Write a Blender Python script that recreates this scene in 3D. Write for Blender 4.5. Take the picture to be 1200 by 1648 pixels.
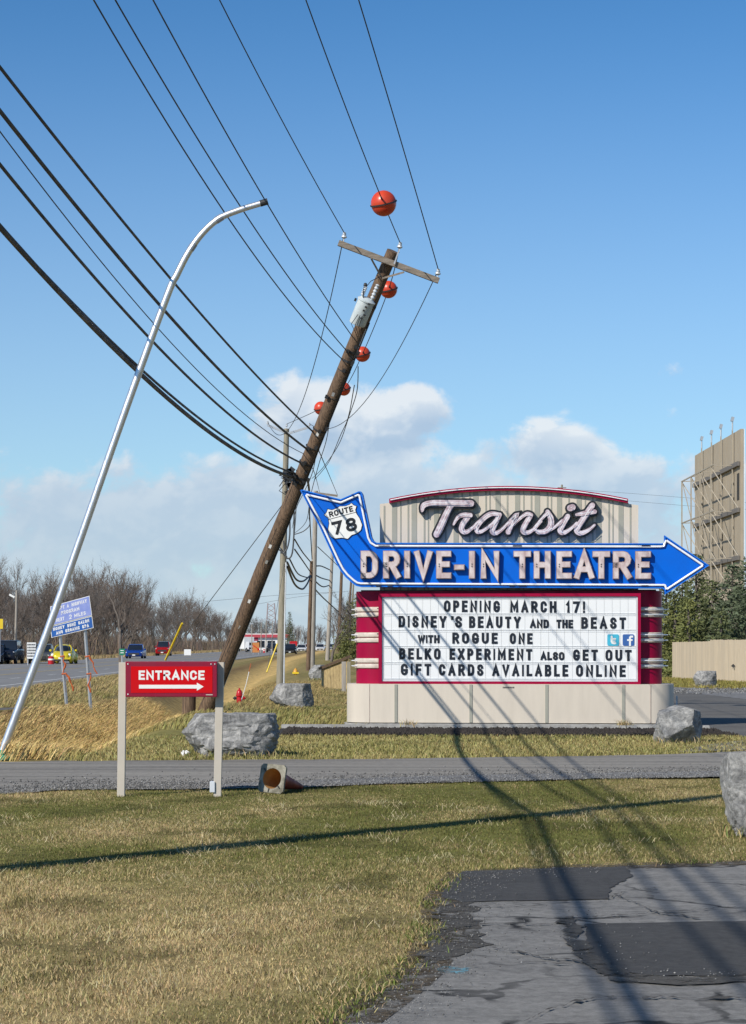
import bpy, bmesh, math, random
import numpy as np
from mathutils import Vector, Matrix, noise as mnoise

R = math.radians
for o in list(bpy.data.objects): bpy.data.objects.remove(o)
SC = bpy.context.scene
COL = SC.collection

# ------------------------------------------------------------------ camera
F, CX, HY, EYE = 3600.0, 600.0, 1037.0, 1.6      # focal length in photo pixels, principal column, horizon row, eye height
cd = bpy.data.cameras.new('camera'); cam = bpy.data.objects.new('camera', cd); COL.objects.link(cam)
cam.location = (0, 0, EYE); cam.rotation_euler = (R(90), 0, 0)
cd.sensor_fit = 'VERTICAL'; cd.sensor_height = 36.0; cd.sensor_width = 36.0
cd.lens = F / 1648 * 36.0
cd.shift_y = (HY - 824) / 1648
cd.clip_start = 0.1; cd.clip_end = 9000
SC.camera = cam
SC.render.resolution_x = 746; SC.render.resolution_y = 1024

# ------------------------------------------------------------------ light
SUN_A, SUN_E = R(40), R(36.5)                     # light travels to the right and away from the camera
ldir = Vector((math.sin(SUN_A)*math.cos(SUN_E), math.cos(SUN_A)*math.cos(SUN_E), -math.sin(SUN_E)))
sd = bpy.data.lights.new('sun', 'SUN'); sun = bpy.data.objects.new('sun', sd); COL.objects.link(sun)
sd.energy = 4.7; sd.angle = R(0.4); sd.color = (1.0, 0.94, 0.84)
sun.location = (-40, -40, 60); sun.rotation_euler = ldir.to_track_quat('-Z', 'Y').to_euler()

W = bpy.data.worlds.new('World'); SC.world = W; W.use_nodes = True
NT = W.node_tree; NT.nodes.clear()
def wn(t, **k):
    n = NT.nodes.new(t)
    for a, b in k.items(): setattr(n, a, b)
    return n
def wl(a, b): NT.links.new(a, b)
def wmath(op, a, b=None, c=None, clamp=False):
    n = wn('ShaderNodeMath', operation=op, use_clamp=clamp)
    for i, v in enumerate((a, b, c)):
        if v is None: continue
        if isinstance(v, (int, float)): n.inputs[i].default_value = v
        else: wl(v, n.inputs[i])
    return n.outputs[0]
def wsmooth(v, lo, hi):
    n = wn('ShaderNodeMapRange', interpolation_type='SMOOTHSTEP')
    wl(v, n.inputs['Value']); n.inputs['From Min'].default_value = lo; n.inputs['From Max'].default_value = hi
    return n.outputs['Result']
tc = wn('ShaderNodeTexCoord'); sep = wn('ShaderNodeSeparateXYZ'); wl(tc.outputs['Generated'], sep.inputs[0])
sky = wn('ShaderNodeTexSky', sky_type='NISHITA', sun_disc=False)
sky.sun_elevation = SUN_E; sky.sun_rotation = math.atan2(-math.sin(SUN_A), -math.cos(SUN_A))
sky.air_density = 1.0; sky.dust_density = 0.8; sky.ozone_density = 6.0; sky.altitude = 2200
mp = wn('ShaderNodeMapping'); mp.inputs['Scale'].default_value = (1, 1, 1.05); wl(tc.outputs['Generated'], mp.inputs['Vector'])
nrm = wn('ShaderNodeVectorMath', operation='NORMALIZE'); wl(mp.outputs[0], nrm.inputs[0]); wl(nrm.outputs[0], sky.inputs['Vector'])
SKYS = 0.12
sk0 = wn('ShaderNodeVectorMath', operation='SCALE'); wl(sky.outputs[0], sk0.inputs[0]); sk0.inputs['Scale'].default_value = SKYS
hs = wn('ShaderNodeGamma'); hs.inputs['Gamma'].default_value = 1.32; wl(sk0.outputs[0], hs.inputs['Color'])     # clear polarised air: deeper blue away from the horizon
skym = wn('ShaderNodeVectorMath', operation='MULTIPLY'); wl(hs.outputs[0], skym.inputs[0]); skym.inputs[1].default_value = (1.13, 1.50, 1.31)
def wmix(f, a, b):
    m = wn('ShaderNodeMix', data_type='RGBA')
    for v, k in ((f, 'Factor'), (a, 'A'), (b, 'B')):
        if isinstance(v, (tuple, float)): m.inputs[k].default_value = v
        else: wl(v, m.inputs[k])
    return m.outputs['Result']
# thin veil of high haze, denser towards the horizon all the way round
veil = wmath('MULTIPLY', wsmooth(sep.outputs[2], .30, .0), .60)
skyv = wmix(veil, skym.outputs[0], (.53, .575, .57, 1))

# cumulus near the horizon: noise on the view direction, with the named heads given as soft mounds
HEADS = [(475, 655, 96, 72, .52), (610, 672, 150, 80, .54), (550, 700, 150, 60, .2), (690, 652, 75, 50, .24), (885, 712, 112, 60, .46), (960, 745, 105, 60, .24),
         (300, 775, 150, 60, .10), (120, 810, 190, 60, .06), (560, 760, 240, 80, .20), (800, 800, 240, 80, .16), (420, 690, 60, 44, .22), (1110, 775, 130, 60, .14), (330, 850, 260, 60, .12), (1185, 715, 50, 40, .18),
         (1075, 605, 46, 24, .27), (1070, 668, 80, 20, .27), (930, 655, 44, 22, .22), (75, 640, 30, 16, .2), (185, 640, 40, 20, .12)]
def cloud_noise(dx, dz, detail):
    comb = wn('ShaderNodeCombineXYZ'); wl(wmath('ADD', sep.outputs[0], dx), comb.inputs[0]); wl(sep.outputs[1], comb.inputs[1]); wl(wmath('MULTIPLY', wmath('ADD', sep.outputs[2], dz), 1.35), comb.inputs[2])
    n1 = wn('ShaderNodeTexNoise', noise_dimensions='3D'); wl(comb.outputs[0], n1.inputs['Vector'])
    n1.inputs['Scale'].default_value = 34; n1.inputs['Detail'].default_value = detail; n1.inputs['Roughness'].default_value = .60; n1.inputs['Distortion'].default_value = .2
    return n1.outputs['Fac']
N0 = cloud_noise(0, 0, 7); N1 = cloud_noise(-.0030, .0055, 3)
D0 = wmath('ADD', wmath('MULTIPLY', wmath('SUBTRACT', N0, .5), 1.25), wmath('SUBTRACT', .37, wmath('MULTIPLY', wsmooth(sep.outputs[2], .048, .106), .71)))    # fewer clouds with height
front = wmath('GREATER_THAN', sep.outputs[1], 0.0); HS = None; HL = None
for (px, py, rx, ry, a) in HEADS:
    ex = wmath('MULTIPLY_ADD', sep.outputs[0], F/rx, -(px-CX)/rx); ez = wmath('MULTIPLY_ADD', sep.outputs[2], F/ry, -(HY-py)/ry)
    r2 = wmath('ADD', wmath('MULTIPLY', ex, ex), wmath('MULTIPLY', ez, ez))
    m = wmath('MULTIPLY', wsmooth(r2, 1.3, 0.0), a); l = wmath('MULTIPLY', m, ez)
    HS = m if HS is None else wmath('ADD', HS, m); HL = l if HL is None else wmath('ADD', HL, l)
D0 = wmath('ADD', D0, wmath('MULTIPLY', HS, front)); HL = wmath('MULTIPLY', HL, front)
alpha = wmath('MULTIPLY', wsmooth(D0, -.01, .26), .76)
lit = wmath('ADD', wmath('MULTIPLY', wsmooth(wmath('SUBTRACT', N0, N1), -.10, .14), .50), wmath('ADD', .38, wmath('MULTIPLY', HL, 2.2)), clamp=True)
lit = wmath('MULTIPLY', lit, wmath('ADD', .30, wmath('MULTIPLY', wsmooth(sep.outputs[2], .055, .095), .70)))
fin_ = wmix(alpha, skyv, wmix(lit, (.44, .54, .69, 1), (.90, .90, .90, 1)))
bg = wn('ShaderNodeBackground'); bg.inputs['Strength'].default_value = 1.0; wl(fin_, bg.inputs['Color'])
wo = wn('ShaderNodeOutputWorld'); wl(bg.outputs[0], wo.inputs['Surface'])

SC.cycles.max_bounces = 5; SC.cycles.diffuse_bounces = 2; SC.cycles.glossy_bounces = 2; SC.cycles.transparent_max_bounces = 6
vs = SC.view_settings; vs.view_transform = 'Standard'; vs.look = 'None'; vs.exposure = 0.0; vs.gamma = 1.0; vs.use_curve_mapping = False

# ------------------------------------------------------------------ helpers
def at(x, y, Y):
    """world point at depth Y seen at photo pixel x, y"""
    return Vector(((x-CX)*Y/F, Y, EYE-(y-HY)*Y/F))
def sstep(a, b, x):
    t = np.clip((np.asarray(x, float)-a)/(b-a), 0, 1); return t*t*(3-2*t)
def vnoise(x, y, seed=0):
    x = np.asarray(x, float); y = np.asarray(y, float)
    xi = np.floor(x).astype(np.int64); yi = np.floor(y).astype(np.int64); fx = x-xi; fy = y-yi
    fx = fx*fx*(3-2*fx); fy = fy*fy*(3-2*fy)
    def h(a, b):
        n = (a*374761393 + b*668265263 + seed*1442695041) & 0xffffffff
        n = ((n ^ (n >> 13))*1274126177) & 0xffffffff
        return ((n ^ (n >> 16)) & 0xffff)/65535.0
    return (h(xi, yi)*(1-fx)+h(xi+1, yi)*fx)*(1-fy)+(h(xi, yi+1)*(1-fx)+h(xi+1, yi+1)*fx)*fy
def fbm(x, y, seed=0, o=3):
    s = 0; a = .5; t = 0
    for i in range(o):
        s = s+a*vnoise(np.asarray(x)*2**i, np.asarray(y)*2**i, seed+i*7); t += a; a *= .5
    return s/t

def mat(name, col, rough=.6, metal=0.0, var=0.0, vscale=4.0, col2=None, bump=0.0, bscale=30.0, coords='Object', spec=.5, stretch=(1, 1, 1), detail=5, attr=None, trans=0.0, lo=.35, hi=.65):
    m = bpy.data.materials.new(name); m.use_nodes = True; t = m.node_tree; b = t.nodes['Principled BSDF']
    b.inputs['Base Color'].default_value = (*col, 1); b.inputs['Roughness'].default_value = rough; b.inputs['Metallic'].default_value = metal
    b.inputs['Specular IOR Level'].default_value = spec
    tcn = t.nodes.new('ShaderNodeTexCoord'); mpn = t.nodes.new('ShaderNodeMapping'); mpn.inputs['Scale'].default_value = stretch
    t.links.new(tcn.outputs[coords], mpn.inputs[0])
    src = None
    if attr:
        a = t.nodes.new('ShaderNodeAttribute'); a.attribute_name = attr; src = a.outputs['Color']; t.links.new(src, b.inputs['Base Color'])
    if var or col2:
        n = t.nodes.new('ShaderNodeTexNoise'); n.inputs['Scale'].default_value = vscale; n.inputs['Detail'].default_value = detail; n.inputs['Roughness'].default_value = .6
        t.links.new(mpn.outputs[0], n.inputs['Vector'])
        mr = t.nodes.new('ShaderNodeMapRange'); mr.inputs['From Min'].default_value = lo; mr.inputs['From Max'].default_value = hi
        t.links.new(n.outputs['Fac'], mr.inputs['Value'])
        mx = t.nodes.new('ShaderNodeMix'); mx.data_type = 'RGBA'; t.links.new(mr.outputs[0], mx.inputs['Factor'])
        if src is not None:
            mx.blend_type = 'MULTIPLY'; mx.inputs['Factor'].default_value = 1
            t.links.remove(mx.inputs['Factor'].links[0])
            rp = t.nodes.new('ShaderNodeMapRange'); rp.inputs['To Min'].default_value = 1-var; rp.inputs['To Max'].default_value = 1+var
            t.links.new(mr.outputs[0], rp.inputs['Value'])
            cb = t.nodes.new('ShaderNodeCombineColor')
            for i in range(3): t.links.new(rp.outputs[0], cb.inputs[i])
            t.links.new(src, mx.inputs['A']); t.links.new(cb.outputs[0], mx.inputs['B'])
        else:
            c2 = col2 if col2 else tuple(c*(1-var) for c in col)
            c1 = col if col2 else tuple(min(1, c*(1+var*.5)) for c in col)
            mx.inputs['A'].default_value = (*c1, 1); mx.inputs['B'].default_value = (*c2, 1)
        t.links.new(mx.outputs['Result'], b.inputs['Base Color'])
        if rough < .9:
            r2 = t.nodes.new('ShaderNodeMapRange'); r2.inputs['To Min'].default_value = max(.05, rough-.1); r2.inputs['To Max'].default_value = min(1, rough+.12)
            t.links.new(mr.outputs[0], r2.inputs['Value']); t.links.new(r2.outputs[0], b.inputs['Roughness'])
    if bump:
        n = t.nodes.new('ShaderNodeTexNoise'); n.inputs['Scale'].default_value = bscale; n.inputs['Detail'].default_value = 6
        t.links.new(mpn.outputs[0], n.inputs['Vector'])
        bp = t.nodes.new('ShaderNodeBump'); bp.inputs['Strength'].default_value = bump; bp.inputs['Distance'].default_value = .02
        t.links.new(n.outputs['Fac'], bp.inputs['Height']); t.links.new(bp.outputs[0], b.inputs['Normal'])
    if trans:
        b.inputs['Transmission Weight'].default_value = trans
    return m

M = {}
def defmats():
    M['beige'] = mat('beige_panel', (.62, .55, .455), .5, var=.06, vscale=2.6, stretch=(2.2, 2.2, .35), bump=.05, bscale=14)
    M['olive'] = mat('olive_stripe', (.335, .33, .275), .5, var=.10, vscale=3)
    M['maroon'] = mat('maroon_paint', (.33, .001, .040), .45, spec=.2, var=.14, vscale=3, stretch=(1, 1, .5))
    M['blue'] = mat('blue_enamel', (.0, .125, .64), .45, spec=.18, var=.10, vscale=1.6)
    M['blue2'] = mat('blue_rim', (.003, .16, .70), .3, var=.15, vscale=5)
    M['neon'] = mat('neon_glass', (.86, .88, .90), .2, var=.05)
    M['pink'] = mat('faded_pink_enamel', (.46, .33, .32), .45, col2=(.70, .62, .61), vscale=7, stretch=(1, 1, .5), bump=.1)
    M['pinkrim'] = mat('letter_return', (.30, .22, .19), .5, var=.3, vscale=14)
    M['chrome'] = mat('script_enamel', (.36, .25, .28), .32, col2=(.66, .58, .61), vscale=11, lo=.34, hi=.60)
    M['black'] = mat('black_paint', (.012, .013, .017), .4, var=.2)
    M['ink'] = mat('marquee_letter_plastic', (.014, .017, .026), .35, var=.2)
    M['white'] = mat('white_panel', (.80, .81, .81), .35, var=.025, vscale=5)
    M['whitep'] = mat('white_paint', (.80, .80, .78), .5, var=.05)
    M['chan'] = mat('channel_metal', (.62, .65, .68), .4, var=.08)
    M['band'] = mat('cream_band', (.62, .55, .47), .45, var=.2, vscale=12)
    M['concrete'] = mat('concrete', (.36, .35, .33), .9, var=.25, vscale=9, bump=.3, bscale=60)
    M['mulch'] = mat('mulch', (.045, .036, .03), .95, var=.6, vscale=30, bump=1, bscale=70)
    M['wood'] = mat('creosoted_pole', (.215, .135, .080), .85, col2=(.065, .042, .028), vscale=5, stretch=(9, 9, .6), bump=.6, bscale=12)
    M['woodgrey'] = mat('weathered_pole', (.33, .29, .22), .85, col2=(.20, .185, .135), vscale=4, stretch=(8, 8, .4), bump=.4, bscale=10)
    M['woodpale'] = mat('pale_pole', (.42, .38, .33), .85, col2=(.27, .24, .20), vscale=4, stretch=(8, 8, .4), bump=.4, bscale=10)
    M['arm'] = mat('crossarm_wood', (.30, .25, .20), .85, col2=(.15, .125, .10), vscale=4, stretch=(1, 8, 8), bump=.4)
    M['galv'] = mat('galvanised_steel', (.55, .56, .57), .45, .6, var=.15, vscale=12)
    M['alu'] = mat('brushed_aluminium', (.74, .75, .78), .38, .85, var=.08, vscale=6, stretch=(10, 10, .3))
    M['dark'] = mat('dark_metal', (.03, .032, .035), .55, var=.3)
    M['cable'] = mat('black_cable', (.022, .022, .024), .6, var=.2)
    M['cablegrey'] = mat('grey_cable', (.10, .105, .11), .5, .2, var=.2)
    M['porcelain'] = mat('grey_porcelain', (.62, .65, .68), .2, var=.05)
    M['tank'] = mat('transformer_paint', (.50, .56, .57), .45, col2=(.62, .67, .68), vscale=5, bump=.1)
    M['orange'] = mat('marker_ball_plastic', (.62, .060, .022), .33, var=.16, vscale=3)
    M['red'] = mat('sign_red', (.58, .001, .005), .4, spec=.2, var=.06, vscale=5)
    M['post'] = mat('post_beige', (.54, .485, .41), .5, var=.07, vscale=5)
    M['rock'] = rockmat()
    M['conew'] = mat('cone_base_rubber', (.33, .31, .25), .85, col2=(.13, .12, .09), vscale=13, bump=.4)
    M['coneo'] = mat('cone_orange_dirty', (.40, .055, .02), .6, col2=(.17, .03, .015), vscale=6)
    M['conei'] = mat('cone_inside', (.46, .25, .08), .8, col2=(.30, .15, .045), vscale=6)
    M['hydrant'] = mat('hydrant_red', (.50, .008, .012), .35, var=.2, vscale=9)
    M['yellow'] = mat('yellow_plastic', (.75, .53, .02), .45, var=.1)
    M['signblue'] = mat('faded_blue_sign', (.22, .28, .62), .4, col2=(.29, .35, .68), vscale=4)
    M['signblue2'] = mat('blue_sign', (.025, .12, .42), .35, var=.2)
    M['tape'] = mat('orange_netting', (.55, .12, .03), .7, var=.4, vscale=20)
    M['green'] = mat('green_sign', (.0, .20, .10), .4, var=.1)
    M['screen'] = mat('screen_back', (.40, .335, .245), .8, var=.1, vscale=.5)
    M['steel'] = mat('painted_steel', (.36, .315, .245), .6, var=.12)
    M['fence'] = mat('fence_board', (.64, .53, .385), .85, col2=(.50, .41, .29), vscale=2.4, stretch=(14, 14, .5), bump=.3)
    M['fence2'] = mat('fence_board_grey', (.57, .475, .35), .85, col2=(.46, .38, .275), vscale=2.4, stretch=(14, 14, .5), bump=.3)
    M['rail'] = mat('yellow_timber', (.48, .36, .17), .85, col2=(.32, .23, .11), vscale=3, stretch=(2, 2, 2))
    M['glass'] = mat('vehicle_glass', (.015, .02, .028), .08, var=.1, spec=.8)
    M['tyre'] = mat('tyre', (.015, .015, .016), .8, var=.2)
    M['rim'] = mat('wheel_rim', (.45, .46, .48), .3, .8, var=.1)
    M['lamp'] = mat('headlamp', (.75, .77, .8), .1, var=.05)
    M['cyan'] = mat('icon_cyan', (.06, .45, .62), .4, var=.05); M['fblue'] = mat('icon_blue', (.04, .12, .36), .4, var=.05)
    M['bark'] = mat('winter_bark', (.15, .125, .105), .95, var=.4, vscale=2)
    M['twig'] = mat('winter_twigs', (.17, .13, .105), .95, var=.35, vscale=.8)
    M['twig2'] = mat('winter_twigs_grey', (.19, .165, .15), .95, var=.35, vscale=.8)
    M['needle'] = mat('spruce_needles', (.070, .090, .034), .85, col2=(.135, .150, .058), vscale=1.2)
    M['needle2'] = mat('pine_needles', (.125, .145, .040), .85, col2=(.20, .205, .065), vscale=1.2)
    M['needle3'] = mat('blue_spruce_needles', (.062, .088, .044), .85, col2=(.125, .150, .085), vscale=1.2)
    M['litter'] = mat('litter_paper', (.8, .8, .8), .7, var=.05)

def rockmat():
    m = bpy.data.materials.new('limestone'); m.use_nodes = True; t = m.node_tree; b = t.nodes['Principled BSDF']; b.inputs['Roughness'].default_value = .9
    tcn = t.nodes.new('ShaderNodeTexCoord')
    n = t.nodes.new('ShaderNodeTexNoise'); n.inputs['Scale'].default_value = 5.0; n.inputs['Detail'].default_value = 10; n.inputs['Roughness'].default_value = .72; n.inputs['Distortion'].default_value = 1.6
    t.links.new(tcn.outputs['Object'], n.inputs['Vector'])
    r = t.nodes.new('ShaderNodeValToRGB'); e = r.color_ramp.elements; e[0].position = .32; e[0].color = (.075, .075, .078, 1); e[1].position = .68; e[1].color = (.50, .485, .46, 1)
    k = e.new(.5); k.color = (.25, .247, .24, 1)
    t.links.new(n.outputs['Fac'], r.inputs[0]); t.links.new(r.outputs[0], b.inputs['Base Color'])
    n2 = t.nodes.new('ShaderNodeTexNoise'); n2.inputs['Scale'].default_value = 16; n2.inputs['Detail'].default_value = 8; n2.inputs['Roughness'].default_value = .7
    t.links.new(tcn.outputs['Object'], n2.inputs['Vector'])
    bp = t.nodes.new('ShaderNodeBump'); bp.inputs['Strength'].default_value = .8; bp.inputs['Distance'].default_value = .03
    t.links.new(n2.outputs['Fac'], bp.inputs['Height']); t.links.new(bp.outputs[0], b.inputs['Normal'])
    return m
defmats()

class MB:
    def __init__(s): s.v = []; s.f = []
    def add(s, vs, fs):
        b = len(s.v); s.v.extend(tuple(p) for p in vs); s.f.extend(tuple(b+i for i in q) for q in fs); return s
    def box(s, c, d, rot=None, taper=1.0, bev=0.0):
        x, y, z = d[0]/2, d[1]/2, d[2]/2; vs = []
        for k in (-1, 1):
            t = taper if k > 0 else 1
            for i, j in ((-1, -1), (1, -1), (1, 1), (-1, 1)): vs.append(Vector((i*x*t, j*y*t, k*z)))
        if rot is not None: vs = [rot @ p for p in vs]
        c = Vector(c)
        return s.add([p+c for p in vs], [(0, 3, 2, 1), (4, 5, 6, 7), (0, 1, 5, 4), (1, 2, 6, 5), (2, 3, 7, 6), (3, 0, 4, 7)])
    def prism(s, poly, v0, v1):
        """poly in (u, w), extruded along local y from v0 (front) to v1"""
        a = sum(poly[i][0]*poly[(i+1) % len(poly)][1]-poly[(i+1) % len(poly)][0]*poly[i][1] for i in range(len(poly)))
        if a < 0: poly = poly[::-1]
        n = len(poly)
        vs = [(p[0], v0, p[1]) for p in poly]+[(p[0], v1, p[1]) for p in poly]
        fs = [tuple(range(n)), tuple(range(2*n-1, n-1, -1))]+[(i, i+n, (i+1) % n+n, (i+1) % n) for i in range(n)]
        return s.add(vs, fs)
    def tube(s, pts, rad, n=8, caps=True, closed=False):
        pts = [Vector(p) for p in pts]; m = len(pts)
        if isinstance(rad, (int, float)): rad = [rad]*m
        vs = []; up = None
        for i, p in enumerate(pts):
            if closed: t = pts[(i+1) % m]-pts[i-1]
            else: t = pts[min(i+1, m-1)]-pts[max(i-1, 0)]
            if t.length < 1e-9: t = Vector((0, 0, 1))
            t.normalize()
            if up is None:
                up = Vector((0, 0, 1)) if abs(t.z) < .9 else Vector((1, 0, 0))
            a = t.cross(up)
            if a.length < 1e-4: a = t.cross(Vector((.3, .7, .2)))
            a.normalize(); b = a.cross(t); up = b
            for k in range(n):
                q = 2*math.pi*k/n; vs.append(p+(a*math.cos(q)+b*math.sin(q))*rad[i])
        fs = []
        for i in range(m if closed else m-1):
            j = (i+1) % m
            for k in range(n):
                l = (k+1) % n; fs.append((i*n+k, i*n+l, j*n+l, j*n+k))
        if caps and not closed:
            fs.append(tuple(range(n-1, -1, -1))); fs.append(tuple((m-1)*n+k for k in range(n)))
        return s.add(vs, fs)
    def lathe(s, prof, n=16, org=(0, 0, 0), axis=None):
        """prof list of (r, h); axis a rotation matrix"""
        vs = []; o = Vector(org)
        for r, h in prof:
            for k in range(n):
                a = 2*math.pi*k/n; p = Vector((r*math.cos(a), r*math.sin(a), h))
                if axis is not None: p = axis @ p
                vs.append(p+o)
        m = len(prof); fs = []
        for i in range(m-1):
            for k in range(n):
                l = (k+1) % n; fs.append((i*n+k, i*n+l, (i+1)*n+l, (i+1)*n+k))
        fs.append(tuple(range(n-1, -1, -1))); fs.append(tuple((m-1)*n+k for k in range(n)))
        return s.add(vs, fs)
    def ball(s, c, r, n=20, m=12):
        if isinstance(r, (int, float)): r = (r, r, r)
        vs = [(c[0], c[1], c[2]-r[2])]
        for i in range(1, m):
            a = -math.pi/2+math.pi*i/m
            for k in range(n):
                q = 2*math.pi*k/n; vs.append((c[0]+r[0]*math.cos(a)*math.cos(q), c[1]+r[1]*math.cos(a)*math.sin(q), c[2]+r[2]*math.sin(a)))
        vs.append((c[0], c[1], c[2]+r[2])); fs = []
        for k in range(n): fs.append((0, 1+(k+1) % n, 1+k))
        for i in range(m-2):
            for k in range(n):
                l = (k+1) % n; fs.append((1+i*n+k, 1+i*n+l, 1+(i+1)*n+l, 1+(i+1)*n+k))
        t = len(vs)-1
        for k in range(n): fs.append((1+(m-2)*n+k, 1+(m-2)*n+(k+1) % n, t))
        return s.add(vs, fs)
    def stroke(s, pts, wid, v0, v1, closed=False, cap='square'):
        """flat pen stroke in (u, w), front at v0, back at v1"""
        P = [Vector((p[0], p[1])) for p in pts]; n = len(P)
        if isinstance(wid, (int, float)): wid = [wid]*n
        if cap == 'square' and not closed:
            d = (P[0]-P[1]).normalized(); P[0] = P[0]+d*wid[0]/2
            d = (P[-1]-P[-2]).normalized(); P[-1] = P[-1]+d*wid[-1]/2
        if cap == 'round' and not closed:
            d = (P[0]-P[1]).normalized(); e = (P[-1]-P[-2]).normalized(); w0, w1 = wid[0], wid[-1]
            pre = [(P[0]+d*w0*.5, w0*.25), (P[0]+d*w0*.40, w0*.62), (P[0]+d*w0*.22, w0*.9)]
            post = [(P[-1]+e*w1*.22, w1*.9), (P[-1]+e*w1*.40, w1*.62), (P[-1]+e*w1*.5, w1*.25)]
            P = [q[0] for q in pre]+P+[q[0] for q in post]; wid = [q[1] for q in pre]+list(wid)+[q[1] for q in post]; n = len(P)
        L = []; Rr = []
        for i in range(n):
            a = P[i]-P[i-1] if (closed or i > 0) else P[1]-P[0]
            b = P[(i+1) % n]-P[i] if (closed or i < n-1) else P[-1]-P[-2]
            a = a.normalized(); b = b.normalized(); na = Vector((-a.y, a.x)); nb = Vector((-b.y, b.x)); m = na+nb
            if m.length < .3: m = na*1.0; k = 1
            else:
                m.normalize(); k = min(1/max(.35, m.dot(na)), 2.4)
            L.append(P[i]+m*wid[i]/2*k); Rr.append(P[i]-m*wid[i]/2*k)
        vs = []
        for i in range(n): vs += [(L[i].x, v0, L[i].y), (Rr[i].x, v0, Rr[i].y), (L[i].x, v1, L[i].y), (Rr[i].x, v1, Rr[i].y)]
        fs = []
        for i in range(n if closed else n-1):
            j = (i+1) % n
            fs += [(4*i, 4*i+1, 4*j+1, 4*j), (4*i, 4*j, 4*j+2, 4*i+2), (4*i+1, 4*i+3, 4*j+3, 4*j+1)]
        if not closed:
            e = 4*(n-1); fs += [(0, 2, 3, 1), (e, e+1, e+3, e+2)]
        return s.add(vs, fs)
    def build(s, name, m, parent=None, org=(0, 0, 0), smooth=False, fix=True):
        me = bpy.data.meshes.new(name); o = Vector(org)
        me.from_pydata([(p[0]-o.x, p[1]-o.y, p[2]-o.z) for p in s.v], [], s.f)
        if fix:
            b = bmesh.new(); b.from_mesh(me); bmesh.ops.recalc_face_normals(b, faces=b.faces); b.to_mesh(me); b.free()
        if isinstance(m, str): m = M[m]
        me.materials.append(m)
        if smooth:
            me.polygons.foreach_set('use_smooth', [True]*len(me.polygons))
            me.set_sharp_from_angle(angle=R(40))
        ob = bpy.data.objects.new(name, me); COL.objects.link(ob)
        if parent is not None: ob.parent = parent
        else: ob.location = o
        return ob
def tag(o, label, cat, group=None):
    o['label'] = label; o['category'] = cat
    if group: o['group'] = group
    return o
def thing(name, label, cat, loc=(0, 0, 0), rz=0.0, group=None):
    o = bpy.data.objects.new(name, None); COL.objects.link(o); o.location = loc; o.rotation_euler = (0, 0, rz); o.empty_display_size = .2
    return tag(o, label, cat, group)
def struct(o, kind='structure'): o['kind'] = kind; return o
def copy_tree(o, parent=None):
    c = o.copy(); COL.objects.link(c); c.parent = parent
    for ch in list(o.children): copy_tree(ch, c)
    return c
def bevel(o, w, seg=2):
    md = o.modifiers.new('bevel', 'BEVEL'); md.width = w; md.segments = seg; md.limit_method = 'ANGLE'; md.angle_limit = R(40); return o

# ------------------------------------------------------------------ terrain
ROADK = -35/F                                     # the road drifts left by this much per metre of depth
def road_x(lat, Y): return lat+ROADK*Y
def ground_z(X, Y):
    X = np.asarray(X, float); Y = np.asarray(Y, float); L = X-ROADK*Y     # lateral distance measured across the road
    dep = 1.05*sstep(31.2, 37, Y)*(1-.55*sstep(75, 110, Y))*(1-sstep(150, 200, Y))
    z = -dep*(.5+.5*np.cos(np.pi*np.clip((L+5.6)/2.1, -1, 1)))
    z = z+.09*(1-sstep(-11, -8.2, L))
    dip = -.34*sstep(50, 72, Y)*(1-sstep(108, 140, Y))*(1-sstep(2, 7, X))*sstep(-10.5, -8.0, L)
    z = z+dip
    z = z+.22*sstep(150, 220, Y)*sstep(-10.5, -8.5, L)
    return z
def gz(X, Y): return float(ground_z(X, Y))
def hit(x, y):
    """ground point seen at photo pixel x, y"""
    lo = 5.0
    for Y in np.concatenate([np.arange(8, 120, .1), np.arange(120, 900, 1.0)]):
        p = at(x, y, Y)
        if p.z <= gz(p.x, p.y): return Vector((p.x, p.y, gz(p.x, p.y)))
    return at(x, y, 900)

# asphalt apron outline (also keeps the grass off it)
def flat(x, y): return at(x, y, EYE*F/(y-HY))
APRON = [flat(*p) for p in ((1290, 1384), (1200, 1387), (1080, 1392), (940, 1396), (815, 1402), (742, 1406), (722, 1428), (702, 1455), (706, 1490), (690, 1530), (668, 1560), (632, 1590), (588, 1622), (540, 1655), (470, 1740), (380, 1900))]+[Vector((-.75, 4.5, 0)), Vector((4.5, 4.5, 0))]
DRIVE_TOP = [flat(*p) for p in ((-260, 1229), (0, 1226), (180, 1225), (300, 1224), (450, 1223), (620, 1222), (800, 1219), (960, 1217), (1100, 1214), (1200, 1209), (1420, 1206))]
DRIVE_BOT = [flat(*p) for p in ((-260, 1288), (0, 1279), (90, 1272), (190, 1271), (330, 1270), (470, 1268), (620, 1262), (800, 1258), (960, 1254), (1100, 1252), (1200, 1250), (1420, 1248))]
def inpoly(X, Y, poly):
    X = np.asarray(X); Y = np.asarray(Y); r = np.zeros(X.shape, bool); n = len(poly)
    for i in range(n):
        a = poly[i]; b = poly[i-1]
        c = ((a[1] > Y) != (b[1] > Y)) & (X < (b[0]-a[0])*(Y-a[1])/((b[1]-a[1]) or 1e-9)+a[0]); r ^= c
    return r
def interp(pts, X): return np.interp(X, [p[0] for p in pts], [p[1] for p in pts])
LOT = [flat(*p) for p in ((1148, 1182), (1085, 1184), (1048, 1176), (1048, 1140), (1048, 1118), (1078, 1112), (1120, 1113), (1200, 1119), (1330, 1123), (1600, 1126), (1600, 1190), (1330, 1192), (1215, 1188))]

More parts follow.
